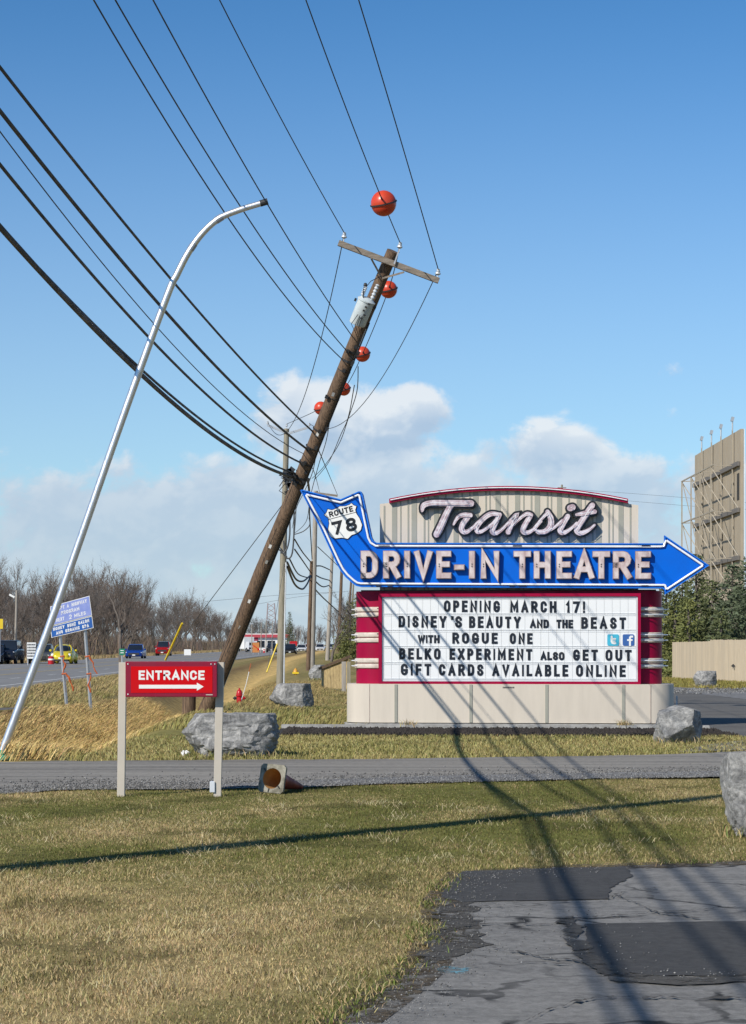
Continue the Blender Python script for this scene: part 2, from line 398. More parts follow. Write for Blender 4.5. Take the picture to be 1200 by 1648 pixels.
def cover_colour(X, Y):
    """colour of the turf itself"""
    X = np.asarray(X, float); Y = np.asarray(Y, float)
    n = fbm(X*.9, Y*.42, 3, 4); n2 = fbm(X*4, Y*2.2, 11, 3)
    dry = np.where(Y < 30, .17+.50*(1-sstep(13.6, 17.4, Y+3.5*(n-.5))), .42)
    dry = dry-.38*(1-sstep(9.6, 11.4, Y+1.5*(n-.5)))*sstep(-1.9, .3, X)
    dry = dry-.35*np.exp(-((X-(.9+.0*Y)-(.45*(Y-13)/4))/.45)**2)*(Y < 16)
    dry = np.clip(dry+(n-.5)*1.35+(n2-.5)*.4, 0, 1)[..., None]
    g = np.array((.150, .148, .042)); s = np.array((.40, .30, .145)); y = np.array((.235, .215, .065))
    c = g*(1-dry)+s*dry
    n3 = fbm(X*1.7, Y*1.0, 23, 3); c = c*(1-.42*sstep(.60, .74, n3)*(Y < 30))[..., None]*(.86+.30*fbm(X*.45, Y*.3, 31, 2))[..., None]
    f = (sstep(28, 31, Y)*(1-sstep(44, 60, Y)))[..., None]*.5
    c = c*(1-f)+y*f
    L = X-ROADK*Y
    gold = (sstep(30.4, 31.4, Y)*np.exp(-((L+5.75)/1.6)**4))[..., None]
    c = c*(1-gold)+np.array((.62, .43, .165))*gold
    bank = (sstep(31.5, 36, Y)*np.exp(-((L+7.55)/.75)**2))[..., None]*.95*(.45+1.1*n[..., None])
    bank = np.clip(bank, 0, 1)
    c = c*(1-bank)+np.array((.20, .135, .06))*bank
    verge = ((1-sstep(-9.6, -8.8, L))*sstep(20, 30, Y))[..., None]
    c = c*(1-verge)+np.array((.29, .225, .10))*verge
    far = sstep(55, 80, Y)[..., None]*(L > -5.2)[..., None]*.5
    c = c*(1-far)+np.array((.24, .19, .075))*far
    return c

def axis_vals(fine0, fine1, step, lo, hi):
    a = list(np.arange(fine0, fine1+1e-6, step)); d = step; v = fine1
    while v < hi: d *= 1.22; v += d; a.append(v)
    d = step; v = fine0
    while v > lo: d *= 1.22; v -= d; a.insert(0, v)
    return np.array(a)
gx = axis_vals(-13, 12, .35, -4500, 4500); gy = axis_vals(4, 92, .45, -400, 6500)
GX, GY = np.meshgrid(gx, gy); GZ = ground_z(GX, GY)-.012
me = bpy.data.meshes.new('ground'); nx, ny = len(gx), len(gy)
vs = np.stack([GX, GY, GZ], -1).reshape(-1, 3); idx = np.arange(nx*ny).reshape(ny, nx)
fs = np.stack([idx[:-1, :-1], idx[:-1, 1:], idx[1:, 1:], idx[1:, :-1]], -1).reshape(-1, 4)
me.from_pydata(vs.tolist(), [], fs.tolist())
ca = me.color_attributes.new('turf', 'FLOAT_COLOR', 'POINT')
cc = np.ones((nx*ny, 4)); cc[:, :3] = cover_colour(GX, GY).reshape(-1, 3)*.95; ca.data.foreach_set('color', cc.ravel())
me.polygons.foreach_set('use_smooth', [True]*len(me.polygons))
me.materials.append(mat('turf_soil', (.1, .09, .04), .95, var=.35, vscale=3.5, attr='turf', bump=.8, bscale=18, detail=8, spec=.1))
g = bpy.data.objects.new('ground', me); COL.objects.link(g); struct(g)

def sheet(name, poly, z, m, jit=0.0, seed=1, sub=.12, parent=None, kind=True):
    """flat sheet with a ragged outline"""
    rr = random.Random(seed); out = []
    for i in range(len(poly)):
        a = Vector(poly[i][:2]); b = Vector(poly[(i+1) % len(poly)][:2]); n = max(1, int((b-a).length/sub)) if jit else 1
        n = min(n, 60)
        for k in range(n):
            p = a.lerp(b, k/n); q = (float(fbm(p.x*2.3, p.y*2.3, seed, 3))-.5)*2*jit
            out.append((p.x+q*.6+rr.uniform(-.25, .25)*jit, p.y+q+rr.uniform(-.25, .25)*jit))
    b = MB(); b.add([(p[0], p[1], z) for p in out], [tuple(range(len(out)))])
    ob = b.build(name, m, parent)
    if kind and parent is None: struct(ob)
    return ob

def asphalt(name, c1, c2, c3, scale=1.0, bump=.5, crack=0.0, rough=.88, st=(.6, 1.2, 1), fmix=.40):
    m = bpy.data.materials.new(name); m.use_nodes = True; t = m.node_tree; b = t.nodes['Principled BSDF']; b.inputs['Roughness'].default_value = rough; b.inputs['Specular IOR Level'].default_value = .3
    tcn = t.nodes.new('ShaderNodeTexCoord')
    def nz(s, d, r=.6, st=(1, 1, 1)):
        mp = t.nodes.new('ShaderNodeMapping'); mp.inputs['Scale'].default_value = st; t.links.new(tcn.outputs['Object'], mp.inputs[0])
        n = t.nodes.new('ShaderNodeTexNoise'); n.inputs['Scale'].default_value = s*scale; n.inputs['Detail'].default_value = d; n.inputs['Roughness'].default_value = r
        t.links.new(mp.outputs[0], n.inputs['Vector']); return n.outputs['Fac']
    def ramp(f, a, ca, b2, cb):
        r = t.nodes.new('ShaderNodeValToRGB'); e = r.color_ramp.elements; e[0].position = a; e[0].color = (*ca, 1); e[1].position = b2; e[1].color = (*cb, 1); t.links.new(f, r.inputs[0]); return r.outputs[0]
    def mixc(f, a, b2, mode='MIX'):
        x = t.nodes.new('ShaderNodeMix'); x.data_type = 'RGBA'; x.blend_type = mode
        if isinstance(f, float): x.inputs['Factor'].default_value = f
        else: t.links.new(f, x.inputs['Factor'])
        t.links.new(a, x.inputs['A']); t.links.new(b2, x.inputs['B']); return x.outputs['Result']
    big = ramp(nz(1.4, 7, .66, st), .40, c1, .60, c2)
    fine = ramp(nz(150, 3, .8), .36, tuple(c*.45 for c in c1), .68, c3)
    mid = ramp(nz(13, 9, .80), .36, tuple(c*.38 for c in c1), .66, c3)
    col = mixc(fmix, big, mixc(.72, fine, mid))
    if crack:
        vo = t.nodes.new('ShaderNodeTexVoronoi'); vo.feature = 'DISTANCE_TO_EDGE'; vo.inputs['Scale'].default_value = crack
        wv = t.nodes.new('ShaderNodeMapping'); t.links.new(tcn.outputs['Object'], wv.inputs[0])
        dn = t.nodes.new('ShaderNodeTexNoise'); dn.inputs['Scale'].default_value = 3; dn.inputs['Detail'].default_value = 6; t.links.new(tcn.outputs['Object'], dn.inputs['Vector'])
        ad = t.nodes.new('ShaderNodeVectorMath'); ad.operation = 'MULTIPLY_ADD'; t.links.new(dn.outputs['Color'], ad.inputs[0]); ad.inputs[1].default_value = (.5, .5, 0); t.links.new(wv.outputs[0], ad.inputs[2])
        t.links.new(ad.outputs[0], vo.inputs['Vector'])
        blk = ramp(vo.outputs['Distance'], .006, (0, 0, 0), .03, (1, 1, 1))
        wear = ramp(nz(.9, 3), .45, (1, 1, 1), .58, (0, 0, 0))
        ck = t.nodes.new('ShaderNodeMix'); ck.data_type = 'RGBA'; ck.blend_type = 'LIGHTEN'; ck.inputs['Factor'].default_value = 1; t.links.new(blk, ck.inputs['A']); t.links.new(wear, ck.inputs['B'])
        dk = t.nodes.new('ShaderNodeRGB'); dk.outputs[0].default_value = (.022, .02, .018, 1)
        col = mixc(ck.outputs['Result'], dk.outputs[0], col)
    t.links.new(col, b.inputs['Base Color'])
    bp = t.nodes.new('ShaderNodeBump'); bp.inputs['Strength'].default_value = bump; bp.inputs['Distance'].default_value = .008
    t.links.new(nz(190, 3, .8), bp.inputs['Height']); t.links.new(bp.outputs[0], b.inputs['Normal'])
    return m
M['asph_old'] = asphalt('worn_asphalt', (.225, .216, .200), (.110, .106, .100), (.42, .405, .38), fmix=.58, crack=.9, st=(.45, 2.2, 1))
M['asph_new'] = asphalt('patch_asphalt', (.062, .060, .058), (.048, .046, .044), (.15, .145, .14), bump=.5)
M['asph_drive'] = asphalt('drive_asphalt', (.31, .285, .245), (.12, .11, .098), (.46, .43, .385), scale=.8, st=(.15, 2.2, 1), fmix=.45)
M['asph_lot'] = asphalt('lot_asphalt', (.15, .14, .125), (.095, .088, .08), (.23, .22, .20), scale=.4)
M['asph_road'] = asphalt('road_asphalt', (.25, .245, .24), (.20, .197, .195), (.32, .315, .31), scale=.15, bump=.1)
M['gravel'] = asphalt('gravel', (.21, .205, .20), (.13, .127, .124), (.42, .41, .40), scale=.35, bump=1)
M['crumb'] = asphalt('crumbled_asphalt', (.095, .086, .074), (.058, .052, .046), (.24, .225, .20), bump=1)
def ragged(m, sc, lo, hi):
    t = m.node_tree; tcn = t.nodes.new('ShaderNodeTexCoord'); n = t.nodes.new('ShaderNodeTexNoise'); n.inputs['Scale'].default_value = sc; n.inputs['Detail'].default_value = 8; n.inputs['Roughness'].default_value = .75
    t.links.new(tcn.outputs['Object'], n.inputs['Vector']); r = t.nodes.new('ShaderNodeMapRange'); r.inputs['From Min'].default_value = lo; r.inputs['From Max'].default_value = hi
    t.links.new(n.outputs['Fac'], r.inputs['Value']); t.links.new(r.outputs[0], t.nodes['Principled BSDF'].inputs['Alpha'])
ragged(M['crumb'], 3.5, .40, .50)
M['paintw'] = mat('road_paint', (.62, .62, .60), .8, var=.25, vscale=3)
M['painty'] = mat('road_paint_yellow', (.60, .42, .06), .8, var=.25, vscale=3)

apron = sheet('asphalt_apron', APRON, .004, 'asph_old', .12, 5, .07)
def patch(pix, z, m, seed, name='patch', jit=.05): return sheet(name, [flat(*p) for p in pix], z, m, jit, seed, .08, apron)
patch(((742, 1404), (1008, 1396), (1015, 1412), (985, 1430), (978, 1449), (745, 1453), (712, 1446), (720, 1425)), .009, 'asph_new', 11)
patch(((938, 1490), (1290, 1482), (1290, 1566), (1180, 1572), (1040, 1572), (978, 1562), (948, 1530)), .009, 'asph_new', 12)
patch(((706, 1462), (742, 1450), (772, 1462), (760, 1490), (790, 1520), (742, 1538), (700, 1556), (676, 1560), (690, 1520)), .008, 'crumb', 13, 'crumbled_edge', .14)
patch(((905, 1478), (930, 1476), (955, 1540), (1010, 1572), (1090, 1576), (1290, 1570), (1290, 1580), (1080, 1590), (985, 1584), (925, 1545)), .0125, 'crumb', 14, 'crumbled_edge', .10)
def crack(pix, w, seed):
    rr = random.Random(seed); pts = []
    P = [flat(*p) for p in pix]
    for a, b in zip(P[:-1], P[1:]):
        n = max(2, int((b-a).length/.025))
        for k in range(n):
            p = a.lerp(b, k/n); pts.append((p.x+rr.uniform(-.006, .006), p.y+(float(fbm(p.x*3, p.y*3, seed, 4))-.5)*.5+rr.uniform(-.02, .02)))
    b = MB(); v = []; f = []
    for i, p in enumerate(pts):
        ww = w*rr.uniform(.05, .9)**1.5; v += [(p[0]-ww*.3, p[1]-ww, .0155), (p[0]+ww*.3, p[1]+ww, .0155)]
        if i: f.append((2*i-2, 2*i-1, 2*i+1, 2*i))
    b.add(v, f); b.build('crack', 'crumb', apron)
crack(((700, 1500), (780, 1494), (870, 1488), (960, 1480), (1080, 1468), (1200, 1462)), .035, 1)
crack(((842, 1648), (880, 1630), (960, 1612), (1060, 1606), (1200, 1610)), .05, 2)
crack(((745, 1462), (850, 1456), (960, 1455), (1010, 1440), (1060, 1432)), .03, 3)
crack(((985, 1440), (1010, 1452), (1060, 1472), (1130, 1482)), .03, 4)
crack(((790, 1530), (870, 1545), (950, 1560)), .03, 5)
crack(((760, 1560), (840, 1552), (930, 1556)), .02, 6)
b = MB(); p = flat(727, 1562); M['survey'] = mat('survey_paint', (.14, .30, .36), .8, var=.2); ragged(M['survey'], 26, .48, .56); b.add([(p.x-.09, p.y-.10, .0060), (p.x+.05, p.y-.14, .0060), (p.x+.10, p.y+.05, .0060), (p.x-.05, p.y+.12, .0060)], [(0, 1, 2, 3)]); b.build('survey_mark', 'survey', apron)

drive = sheet('driveway', DRIVE_BOT+DRIVE_TOP[::-1], .006, 'asph_drive', .22, 7, .2)
# gravel shoulder of the driveway; the drive's streaks are colour noise on a flat sheet
gs = sheet('gravel_strip', [flat(*p) for p in ((330, 1268), (470, 1266), (620, 1261), (800, 1257), (1000, 1253), (1300, 1250), (1300, 1240), (1100, 1243), (900, 1246), (700, 1250), (520, 1256), (380, 1262))], .012, 'gravel', .06, 9, .25)
lot = sheet('theatre_drive', LOT, .009, 'asph_lot', .2, 21, .5)
ge = sheet('gravel_edge', [flat(*p) for p in ((1048, 1113), (1082, 1106.5), (1120, 1108), (1200, 1112), (1330, 1117), (1330, 1130), (1200, 1126), (1140, 1119), (1095, 1114), (1070, 1116))], .014, 'gravel', .25, 22, .5)
ge2 = sheet('gravel_edge', [flat(*p) for p in ((1090, 1212), (1200, 1208), (1300, 1206), (1300, 1196), (1200, 1192), (1135, 1200))], .015, 'gravel', .12, 23, .2)
gp = sheet('gravel_path', [flat(*p) for p in ((525, 1098), (562, 1100), (562, 1088), (542, 1086))], -.30, 'gravel', .1, 24, .4)
gp.location.z = max(gz(-.8, Y) for Y in (88, 95, 105))+.30+.03

# road: five lanes with paved shoulders
def strip(name, l0, l1, y0, y1, z, m, parent=None):
    b = MB(); ys = np.concatenate([np.arange(y0, 200, 12.0), np.arange(200, y1, 90.0), [y1]]); v = []; f = []
    for i, Y in enumerate(ys):
        v += [(road_x(l0, Y), Y, z), (road_x(l1, Y), Y, z)]
        if i: f.append((2*i-2, 2*i-1, 2*i+1, 2*i))
    b.add(v, f); o = b.build(name, m, parent); return o
road = struct(strip('road', -26.2, -11.2, -60, 3500, .11, 'asph_road'))
strip('edge_line', -12.6, -12.45, -60, 1500, .116, 'paintw', road); strip('edge_line', -24.9, -24.75, -60, 1500, .116, 'paintw', road)
strip('centre_line', -17.1, -16.98, -60, 1500, .116, 'painty', road); strip('centre_line', -20.4, -20.28, -60, 1500, .116, 'painty', road)
for k in range(36):
    for l in (-14.8, -22.6):
        y0 = 60+k*12.2; b = MB(); b.add([(road_x(l, y0), y0, .1165), (road_x(l+.12, y0), y0, .1165), (road_x(l+.12, y0+3), y0+3, .1165), (road_x(l, y0+3), y0+3, .1165)], [(0, 1, 2, 3)]); b.build('lane_dash', 'paintw', road)
side = sheet('side_path', [Vector(p) for p in ((-13, 47.2, 0), (-8.6, 50.0, 0), (-8.0, 53.2, 0), (-13, 51, 0))], .105, 'asph_lot', .1, 31, .3)

# ------------------------------------------------------------------ grass
RNG = np.random.default_rng(7)
def blades(name, X, Y, h, w, col, lean, leandir=None, z=None, two=True):
    n = len(X); a = RNG.uniform(0, 2*np.pi, n)
    if leandir is None: la = RNG.uniform(0, 2*np.pi, n)
    else: la = leandir+RNG.normal(0, .55, n)
    z0 = ground_z(X, Y)-.01 if z is None else z
    dx, dy = np.cos(a)*w/2, np.sin(a)*w/2*.6
    lx, ly = np.cos(la)*lean*h, np.sin(la)*lean*h
    V = np.zeros((n, 5, 3)); 
    V[:, 0] = np.stack([X-dx, Y-dy, z0], -1); V[:, 1] = np.stack([X+dx, Y+dy, z0], -1)
    V[:, 2] = np.stack([X+dx*.8+lx*.35, Y+dy*.8+ly*.35, z0+h*.6], -1); V[:, 3] = np.stack([X-dx*.8+lx*.35, Y-dy*.8+ly*.35, z0+h*.6], -1)
    V[:, 4] = np.stack([X+lx, Y+ly, z0+h*np.sqrt(np.clip(1-.45*lean**2, .2, 1))], -1)
    me = bpy.data.meshes.new(name); b = (np.arange(n)*5)[:, None]
    me.vertices.add(n*5); me.vertices.foreach_set('co', V.ravel())
    q = b+np.array([0, 1, 2, 3]); t = b+np.array([3, 2, 4])
    loops = np.concatenate([q, t], 1).ravel(); me.loops.add(len(loops)); me.loops.foreach_set('vertex_index', loops)
    me.polygons.add(2*n); ls = np.stack([np.arange(n)*7, np.arange(n)*7+4], -1).ravel(); me.polygons.foreach_set('loop_start', ls)
    me.update(calc_edges=True)
    ca = me.color_attributes.new('turf', 'FLOAT_COLOR', 'POINT'); c = np.ones((n, 5, 4)); c[..., :3] = col[:, None, :]; ca.data.foreach_set('color', c.ravel())
    me.materials.append(M['blade'])
    o = bpy.data.objects.new(name, me); COL.objects.link(o); return struct(o, 'stuff')
M['blade'] = mat('grass_blade', (.1, .1, .03), .75, attr='turf', spec=.25)
def scatter(n, x0, x1, y0, y1, keep=None, persp=None):
    Y = RNG.uniform(y0, y1, n)
    if persp: Y = np.sqrt(RNG.uniform(y0**2, y1**2, n)); X = RNG.uniform(-1, 1, n)*(persp*Y+.4)
    else: X = RNG.uniform(x0, x1, n)
    k = np.ones(n, bool) if keep is None else keep(X, Y)
    return X[k], Y[k]
def tint(c, amt=.3):
    k = 1+RNG.normal(0, amt, (len(c), 1)); k = np.clip(k, .4, 1.9); j = 1+RNG.normal(0, .06, c.shape); return np.clip(c*k*j, 0, .8)
def off_paving(X, Y):
    e = (fbm(X*3, Y*3, 5)-.5)*.25
    return ~inpoly(X, Y+e, APRON) & (Y < interp(DRIVE_BOT, X)+e*1.2+.05)
X, Y = scatter(470000, 0, 0, 8.2, 26.5, off_paving, .19)
c = cover_colour(X, Y); dryv = np.clip((c[:, 0]-.150)/.21, 0, 1)
cl = fbm(X*5, Y*3.5, 41, 2)
pick = RNG.uniform(0, 1, len(X)); c = np.where((pick < dryv*.85+.03)[:, None], np.array((.46, .355, .18))*(.8+.4*fbm(X*1.6, Y*.9, 61, 3))[:, None], np.where((pick > .95)[:, None], np.array((.16, .11, .06)), c*.6+np.array((.155, .160, .042))*.4))
h = (.012+.022*RNG.random(len(X))**1.6)*(.35+1.35*fbm(X*2.2, Y*1.6, 51, 2))*(.6+.8*cl)*.85*(1+.35*dryv)
blades('lawn_grass', X, Y, h, .0026+.0026*RNG.random(len(X)), tint(c, .13), RNG.uniform(.3, 1.7, len(X)))['label'] = 'patchy green and straw coloured lawn in the foreground'
# matted straw clumps
n = 190; sx = RNG.uniform(-3.6, 4.2, n); sy = RNG.uniform(10, 23, n); X = (sx[:, None]+RNG.normal(0, .10, (n, 26))).ravel(); Y = (sy[:, None]+RNG.normal(0, .13, (n, 26))).ravel(); k = off_paving(X, Y); X = X[k]; Y = Y[k]
blades('straw_clumps', X, Y, .03+.05*RNG.random(len(X)), .0045+0*X, tint(np.tile((.46, .39, .23), (len(X), 1)), .2), RNG.uniform(1.0, 2.4, len(X)))
def strip_keep(X, Y): return (Y > interp(DRIVE_TOP, X)+(fbm(X*2, Y*2, 8)-.5)*.4) & ~inpoly(X, Y, LOT) & (Y < 38.9+(fbm(X*2, Y, 9)-.5)*.35)
X, Y = scatter(75000, -4.2, 8.4, 29.5, 39.2, strip_keep)
c = cover_colour(X, Y); pick = RNG.uniform(0, 1, len(X)); c = np.where((pick < .35)[:, None], np.array((.38, .33, .14)), c)
blades('verge_grass', X, Y, .03+.05*RNG.random(len(X)), .009+.006*RNG.random(len(X)), tint(c, .25), RNG.uniform(.2, 1.1, len(X)))
def ditch_keep(X, Y): L = X-ROADK*Y; return (Y > 30.9+(fbm(X*2, Y, 8)-.5)*.8) & (L < -4.1+(fbm(X, Y*.6, 2)-.5)*1.6)
X, Y = scatter(95000, -10.2, -3.2, 30.6, 78, ditch_keep)
c = cover_colour(X, Y); L = X-ROADK*Y; tall = np.exp(-((L+5.8)/1.9)**4)*(.6+.8*fbm(X*.9, Y*.5, 77, 2))
pick = RNG.uniform(0, 1, len(X)); c = np.where(((pick < .5) & (tall > .4))[:, None], np.array((.64, .46, .19)), c)
blades('ditch_grass', X, Y, (.06+.36*tall)*RNG.uniform(.6, 1.15, len(X)), .012+.010*RNG.random(len(X)), tint(c, .16), RNG.uniform(.6, 1.5, len(X)), R(20))
def back_keep(X, Y): L = X-ROADK*Y; return (L > -5.0) & ~((X > -.1) & (Y < 47))
X, Y = scatter(45000, -6.5, .8, 42, 110, back_keep)
c = cover_colour(X, Y); brown = sstep(55, 62, Y)*(1-sstep(-2.6, -1.6, X))
blades('rough_grass', X, Y, (.06+.08*RNG.random(len(X)))*(1+.9*brown), .02+.01*RNG.random(len(X)), tint(c*(1-.35*brown[:, None])+.35*brown[:, None]*np.array((.36, .24, .10)), .25), RNG.uniform(.2, 1.0, len(X)), R(10))
def verge_keep(X, Y): L = X-ROADK*Y; return (L < -8.6) & (L > -11.3) & ~((L < -8.4) & (Y > 47.4) & (Y < 52.4) & (Y < 51.8+.45*(X+8)))
X, Y = scatter(36000, -13, -8.4, 36, 130, verge_keep)
blades('roadside_grass', X, Y, .08+.12*RNG.random(len(X)), .02+.012*RNG.random(len(X)), tint(cover_colour(X, Y), .28), RNG.uniform(.3, 1.2, len(X)), R(15))
X, Y = scatter(12000, 10.6, 19, 78.5, 106, lambda X, Y: Y > 83.4-1.6*(X-11.6)/1.0*(X < 13)-2.3*(X >= 13))
blades('fence_grass', X, Y, .05+.07*RNG.random(len(X)), .03+0*X, tint(np.tile((.23, .20, .055), (len(X), 1)), .2), RNG.uniform(.2, .8, len(X)))

# loose stones
def stones(name, X, Y, s, z=.01):
    n = len(X); V = np.zeros((n, 6, 3)); d = np.array([(1, 0, 0), (0, 1, 0), (-1, 0, 0), (0, -1, 0), (0, 0, .8), (0, 0, -.4)])
    a = RNG.uniform(0, 6.3, n); sc = s[:, None, None]*RNG.uniform(.6, 1.3, (n, 6, 1)); P = d[None]*sc
    ca, sa = np.cos(a)[:, None], np.sin(a)[:, None]
    V[..., 0] = P[..., 0]*ca-P[..., 1]*sa+X[:, None]; V[..., 1] = P[..., 0]*sa+P[..., 1]*ca+Y[:, None]; V[..., 2] = P[..., 2]+z
    f = np.array([(0, 1, 4), (1, 2, 4), (2, 3, 4), (3, 0, 4), (1, 0, 5), (2, 1, 5), (3, 2, 5), (0, 3, 5)])
    F_ = (np.arange(n)*6)[:, None, None]+f[None]
    me = bpy.data.meshes.new(name); me.vertices.add(n*6); me.vertices.foreach_set('co', V.ravel()); me.loops.add(n*24); me.loops.foreach_set('vertex_index', F_.ravel())
    me.polygons.add(n*8); me.polygons.foreach_set('loop_start', np.arange(n*8)*3); me.update(calc_edges=True)
    ca_ = me.color_attributes.new('turf', 'FLOAT_COLOR', 'POINT'); g_ = .08+.26*RNG.random((n, 1, 1))**1.8; c = np.ones((n, 6, 4)); c[..., :3] = g_*np.array((1, .98, .94)); ca_.data.foreach_set('color', c.ravel())
    me.materials.append(M['stone']); o = bpy.data.objects.new(name, me); COL.objects.link(o); return struct(o, 'stuff')
M['stone'] = mat('loose_stone', (.3, .3, .3), .9, attr='turf', spec=.2)
X = RNG.uniform(-5.5, 8.5, 16000); Y = interp(DRIVE_BOT, X)+np.abs(RNG.normal(0, 1.0, len(X)))-.1; k = Y < interp(DRIVE_TOP, X)+.1
stones('driveway_gravel', X[k], Y[k], RNG.uniform(.005, .016, k.sum()))
X = RNG.uniform(7.5, 18, 7000); Y = np.where(RNG.random(7000) < .5, RNG.normal(77.0, 2.2, 7000), RNG.normal(37.5, .8, 7000)); stones('lot_gravel', X, Y, RNG.uniform(.012, .035, len(X))*np.where(Y > 60, 1.6, 1))
cx_, cy_ = [], []
for i in range(3, 15):
    a, b_ = APRON[i], APRON[i+1]; n = 170; t = RNG.random(n); cx_.append(a.x+(b_.x-a.x)*t+RNG.normal(.10, .14, n)); cy_.append(a.y+(b_.y-a.y)*t+RNG.normal(-.05, .25, n))
X = np.concatenate(cx_+[RNG.uniform(.3, 1.5, 220), RNG.uniform(1.1, 3, 160)]); Y = np.concatenate(cy_+[RNG.uniform(11.2, 13.6, 220), RNG.normal(10.8, .12, 160)])
k = inpoly(X, Y, APRON); stones('asphalt_crumbs', X[k], Y[k], RNG.uniform(.002, .007, k.sum()), .014)
# soil and straggling grass where the turf meets the asphalt
M['soil'] = mat('damp_soil', (.125, .102, .074), .95, var=.5, vscale=18, bump=.8, bscale=60, spec=.1); ragged(M['soil'], 7, .42, .56)
E_ = APRON[1:16]; v = []; f = []
for i, p in enumerate(E_):
    q0 = E_[max(0, i-1)]; q1 = E_[min(len(E_)-1, i+1)]; d_ = Vector((q1.x-q0.x, q1.y-q0.y)).normalized(); nn = Vector((-d_.y, d_.x)); w0, w1 = .16, -.10
    v += [(p.x+nn.x*w0, p.y+nn.y*w0*1.6, .0072), (p.x+nn.x*w1, p.y+nn.y*w1*1.6, .0072)]
    if i: f.append((2*i-2, 2*i-1, 2*i+1, 2*i))
MB().add(v, f).build('soil_edge', 'soil', apron)
xs, ys = [], []
for i in range(len(E_)-1):
    a, b_ = E_[i], E_[i+1]; n = int(480*(b_-a).length); t = RNG.random(n); xs.append(a.x+(b_.x-a.x)*t+RNG.normal(-.05, .06, n)); ys.append(a.y+(b_.y-a.y)*t+RNG.normal(.06, .09, n))
X = np.concatenate(xs); Y = np.concatenate(ys); k = fbm(X*4, Y*3, 88, 2) > .47; X = X[k]; Y = Y[k]
blades('edge_grass', X, Y, .02+.05*RNG.random(len(X)), .004+.003*RNG.random(len(X)), tint(np.where((RNG.random(len(X)) < .4)[:, None], np.array((.40, .31, .15)), np.array((.12, .15, .03))), .2), RNG.uniform(.3, 1.6, len(X)))

